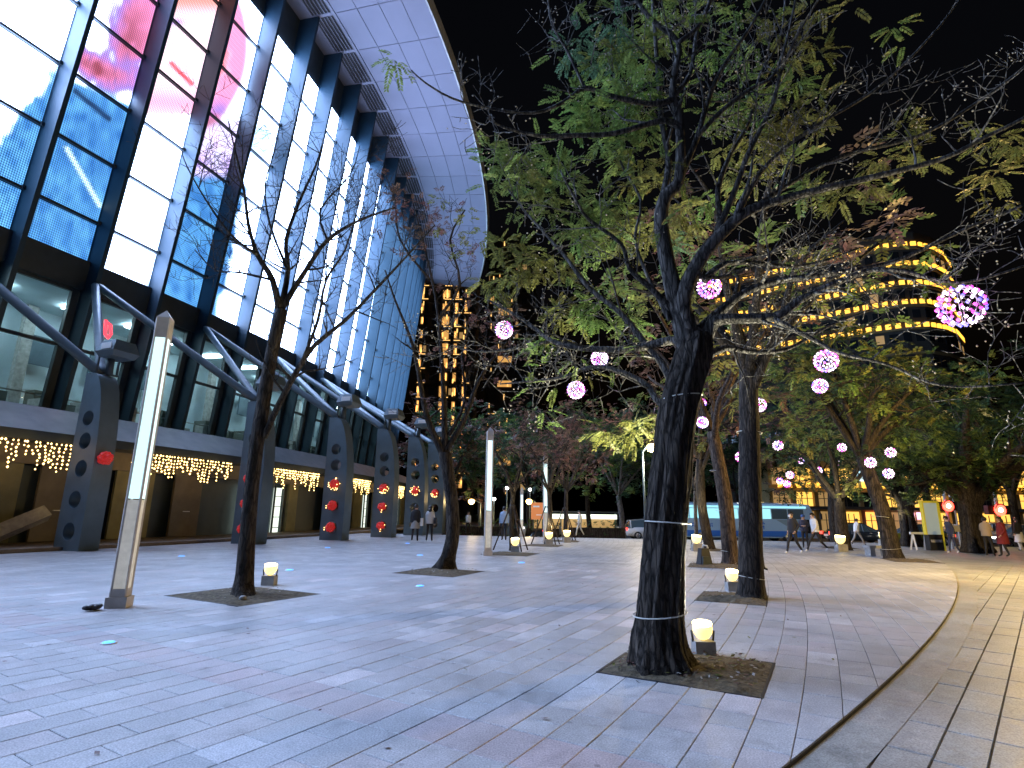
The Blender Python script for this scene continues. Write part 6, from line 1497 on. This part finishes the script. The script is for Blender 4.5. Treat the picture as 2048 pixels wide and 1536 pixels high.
    for ex in (extra or []):
        nm = ex[0]
        if nm == 'skirt' or nm == 'coat':
            z1, z0, r0, mm = ex[1:]; mb = MB()
            rings = np.linspace(z1, z0, 6); mb.tube([(0, ly(z_)*k if z_ > .9 else 0, z_*k) for z_ in rings], [max(.125, .15+(r0-.15)*(z1-z_)/(z1-z0))*k for z_ in rings], 16, cap=False); mb.build(nm, M[mm], t, False)
        elif nm == 'jacket':
            mm = ex[1]; mb = MB(); rings = [(1.46, .12), (1.40, .18), (1.25, .195), (1.05, .185), (.88, .195)]
            V0 = [(0, ly(z_)*k, z_*k) for z_, _ in rings]; n_ = 16; VV = []
            for (z_, r) in rings:
                for j in range(n_): a = 2*math.pi*j/n_; VV.append((math.cos(a)*r*1.08*k, ly(z_)*k+math.sin(a)*r*.78*k, z_*k))
            mb.add(VV, [(i*n_+j, (i+1)*n_+j, (i+1)*n_+(j+1) % n_, i*n_+(j+1) % n_) for i in range(len(rings)-1) for j in range(n_)], 0, True); mb.build('jacket', M[mm], t, False)
        elif nm == 'bag':
            x, y, z_, w, h, mm = ex[1:]; bb = MB().box((x*k, y*k, z_*k), (.13*k, w*k, h*k), taper=.86); bg_ = bb.build('bag', M[mm], None, False); bg_.matrix_world = Matrix.Translation(tuple(p)) @ Matrix.Rotation(R_(face-90), 4, 'Z'); tag(bg_, ex_label(label), 'bag')
            bg_.data.transform(Matrix.Translation((-x*k, -y*k, -z_*k))); bg_.matrix_world = bg_.matrix_world @ Matrix.Translation((x*k, y*k, z_*k))
        elif nm == 'cap': MB().ball(hc+np.array([0, -.005, .06])*k, .108*k, 0, 12, 8, .8).box(hc+np.array([0, .12, .075])*k, (.14*k, .12*k, .015*k)).build('cap', M[ex[1]], t, False)
        elif nm == 'mask': MB().box(hc+np.array([0, .078, -.035])*k, (.11*k, .05*k, .075*k), taper=.9).build('mask', M['white_metal'], t, False)
    return t
BAGL = {}
def ex_label(l): return BAGL[l]
M['mouth'] = mat('mouth', (.3, .1, .09), .6); M['cl_black'] = mat('black_cloth', (.018, .018, .022), .85); M['cl_white'] = mat('white_cloth', (.66, .66, .66), .85, noise=.08); M['cl_grey'] = mat('grey_cloth', (.30, .29, .28), .85, noise=.1); M['cl_blue'] = mat('pale_blue_cloth', (.34, .45, .62), .85, noise=.08)
M['cl_navy'] = mat('navy_cloth', (.03, .035, .07), .85); M['cl_red'] = mat('dark_red_cloth', (.16, .012, .016), .85); M['cl_beige'] = mat('beige_cloth', (.36, .28, .20), .85); M['cl_lgrey'] = mat('light_grey_cloth', (.46, .45, .44), .85, noise=.1); M['cl_cream'] = mat('cream_cloth', (.55, .52, .44), .85)
def bag_for(label, bl): BAGL[label] = bl
L1 = 'person walking away in a black jacket and grey skirt beside the arena'; bag_for(L1, 'white tote bag at the right side of the walker in the grey skirt')
person(L1, (829, 1084), 1.74, 92, dict(stride=.45, swing=.12), 'cl_black', 'cl_black', 'white_metal', extra=[('jacket', 'cl_black'), ('skirt', .98, .62, .24, 'cl_grey'), ('bag', .30, 0, .92, .3, .36, 'cl_white')])
L2 = 'person walking away in a light grey jacket with long dark hair'; bag_for(L2, 'black shoulder bag of the walker in the light grey jacket')
person(L2, (858, 1084), 1.68, 88, dict(stride=.4, swing=.1), 'cl_lgrey', 'cl_black', 'white_metal', hair_len=.22, extra=[('jacket', 'cl_lgrey'), ('bag', .27, 0, 1.02, .28, .30, 'cl_black')])
person('distant person in white shirt and black shorts beyond the leaning tree', (936, 1067), 1.45, 250, dict(stride=.35, swing=.15), 'cl_white', 'cl_black', extra=[('jacket', 'cl_white')])
person('person in a pale blue shirt standing beside the staked sapling', (1008, 1081), 1.72, 100, dict(stride=.1), 'cl_blue', 'cl_black', extra=[('jacket', 'cl_blue')])
person('distant pale-dressed person walking near the street, right of the saplings', (1160, 1073), 1.6, 190, dict(stride=.5, swing=.2), 'cl_cream', 'cl_cream', extra=[('jacket', 'cl_cream')])
L6 = 'masked person in black jacket and trousers striding past the coach front'; 
person(L6, (1590, 1108), 1.58, 200, dict(stride=.6, swing=.15, arms='pockets'), 'cl_black', 'cl_black', 'white_metal', extra=[('jacket', 'cl_black'), ('mask',)])
person('person in dark clothes with a blue cap behind the masked walker', (1612, 1096), 1.5, 240, dict(stride=.1, arms='folded'), 'cl_navy', 'cl_black', extra=[('jacket', 'cl_navy'), ('cap', 'sign_blue')])
person('person in a white hoodie and black trousers taking a long stride', (1636, 1104), 1.56, 185, dict(stride=.85, swing=.2, lean=.12), 'cl_white', 'cl_black', 'white_metal', extra=[('jacket', 'cl_white')])
L9 = 'person in white shirt and grey trousers hurrying past the dark sedan'; bag_for(L9, 'dark bag carried by the person hurrying past the sedan')
person(L9, (1716, 1090), 1.34, 10, dict(stride=.8, swing=.25, lean=.15), 'cl_white', 'cl_grey', extra=[('jacket', 'cl_white'), ('bag', -.26, 0, .85, .26, .28, 'cl_black')])
L10 = 'person in navy with head lowered, left of the massive banyan'; bag_for(L10, 'grey shoulder bag on the person in navy beside the massive banyan')
person(L10, (1910, 1107), 1.5, 170, dict(stride=.3, lean=.22), 'cl_navy', 'cl_navy', 'white_metal', extra=[('jacket', 'cl_navy'), ('bag', .02, -.2, 1.16, .36, .3, 'cl_grey')])
person('person in a beige top and black trousers facing the red coat', (1981, 1112), 1.48, 30, dict(stride=.22, arms='folded', lean=-.05), 'cl_beige', 'cl_black', extra=[('jacket', 'cl_beige')])
person('person in a long dark red coat and black boots', (2012, 1114), 1.5, 150, dict(stride=.22, arms='pockets'), 'cl_red', 'cl_black', extra=[('coat', 1.46, .55, .23, 'cl_red')], hair_len=.16)
person('person in black with a white skirt at the right edge of the picture', (2044, 1102), 1.5, 100, dict(stride=.1), 'cl_black', 'cl_white', extra=[('jacket', 'cl_black'), ('skirt', .98, .45, .24, 'cl_white')], hair_len=.2)
person('person mostly hidden behind the cord-tied tree, one dark leg showing', (1513, 1141), 1.5, 5, dict(stride=.36, swing=.1), 'cl_black', 'cl_black', extra=[('jacket', 'cl_black')])
pd = apol(106.9, 3.36, .12); person('dark silhouette standing in the lit arena doorway', (0, 0), 1.7, -20, dict(arms='phone'), 'cl_black', 'cl_black', loc=pd, extra=[('jacket', 'cl_black')])
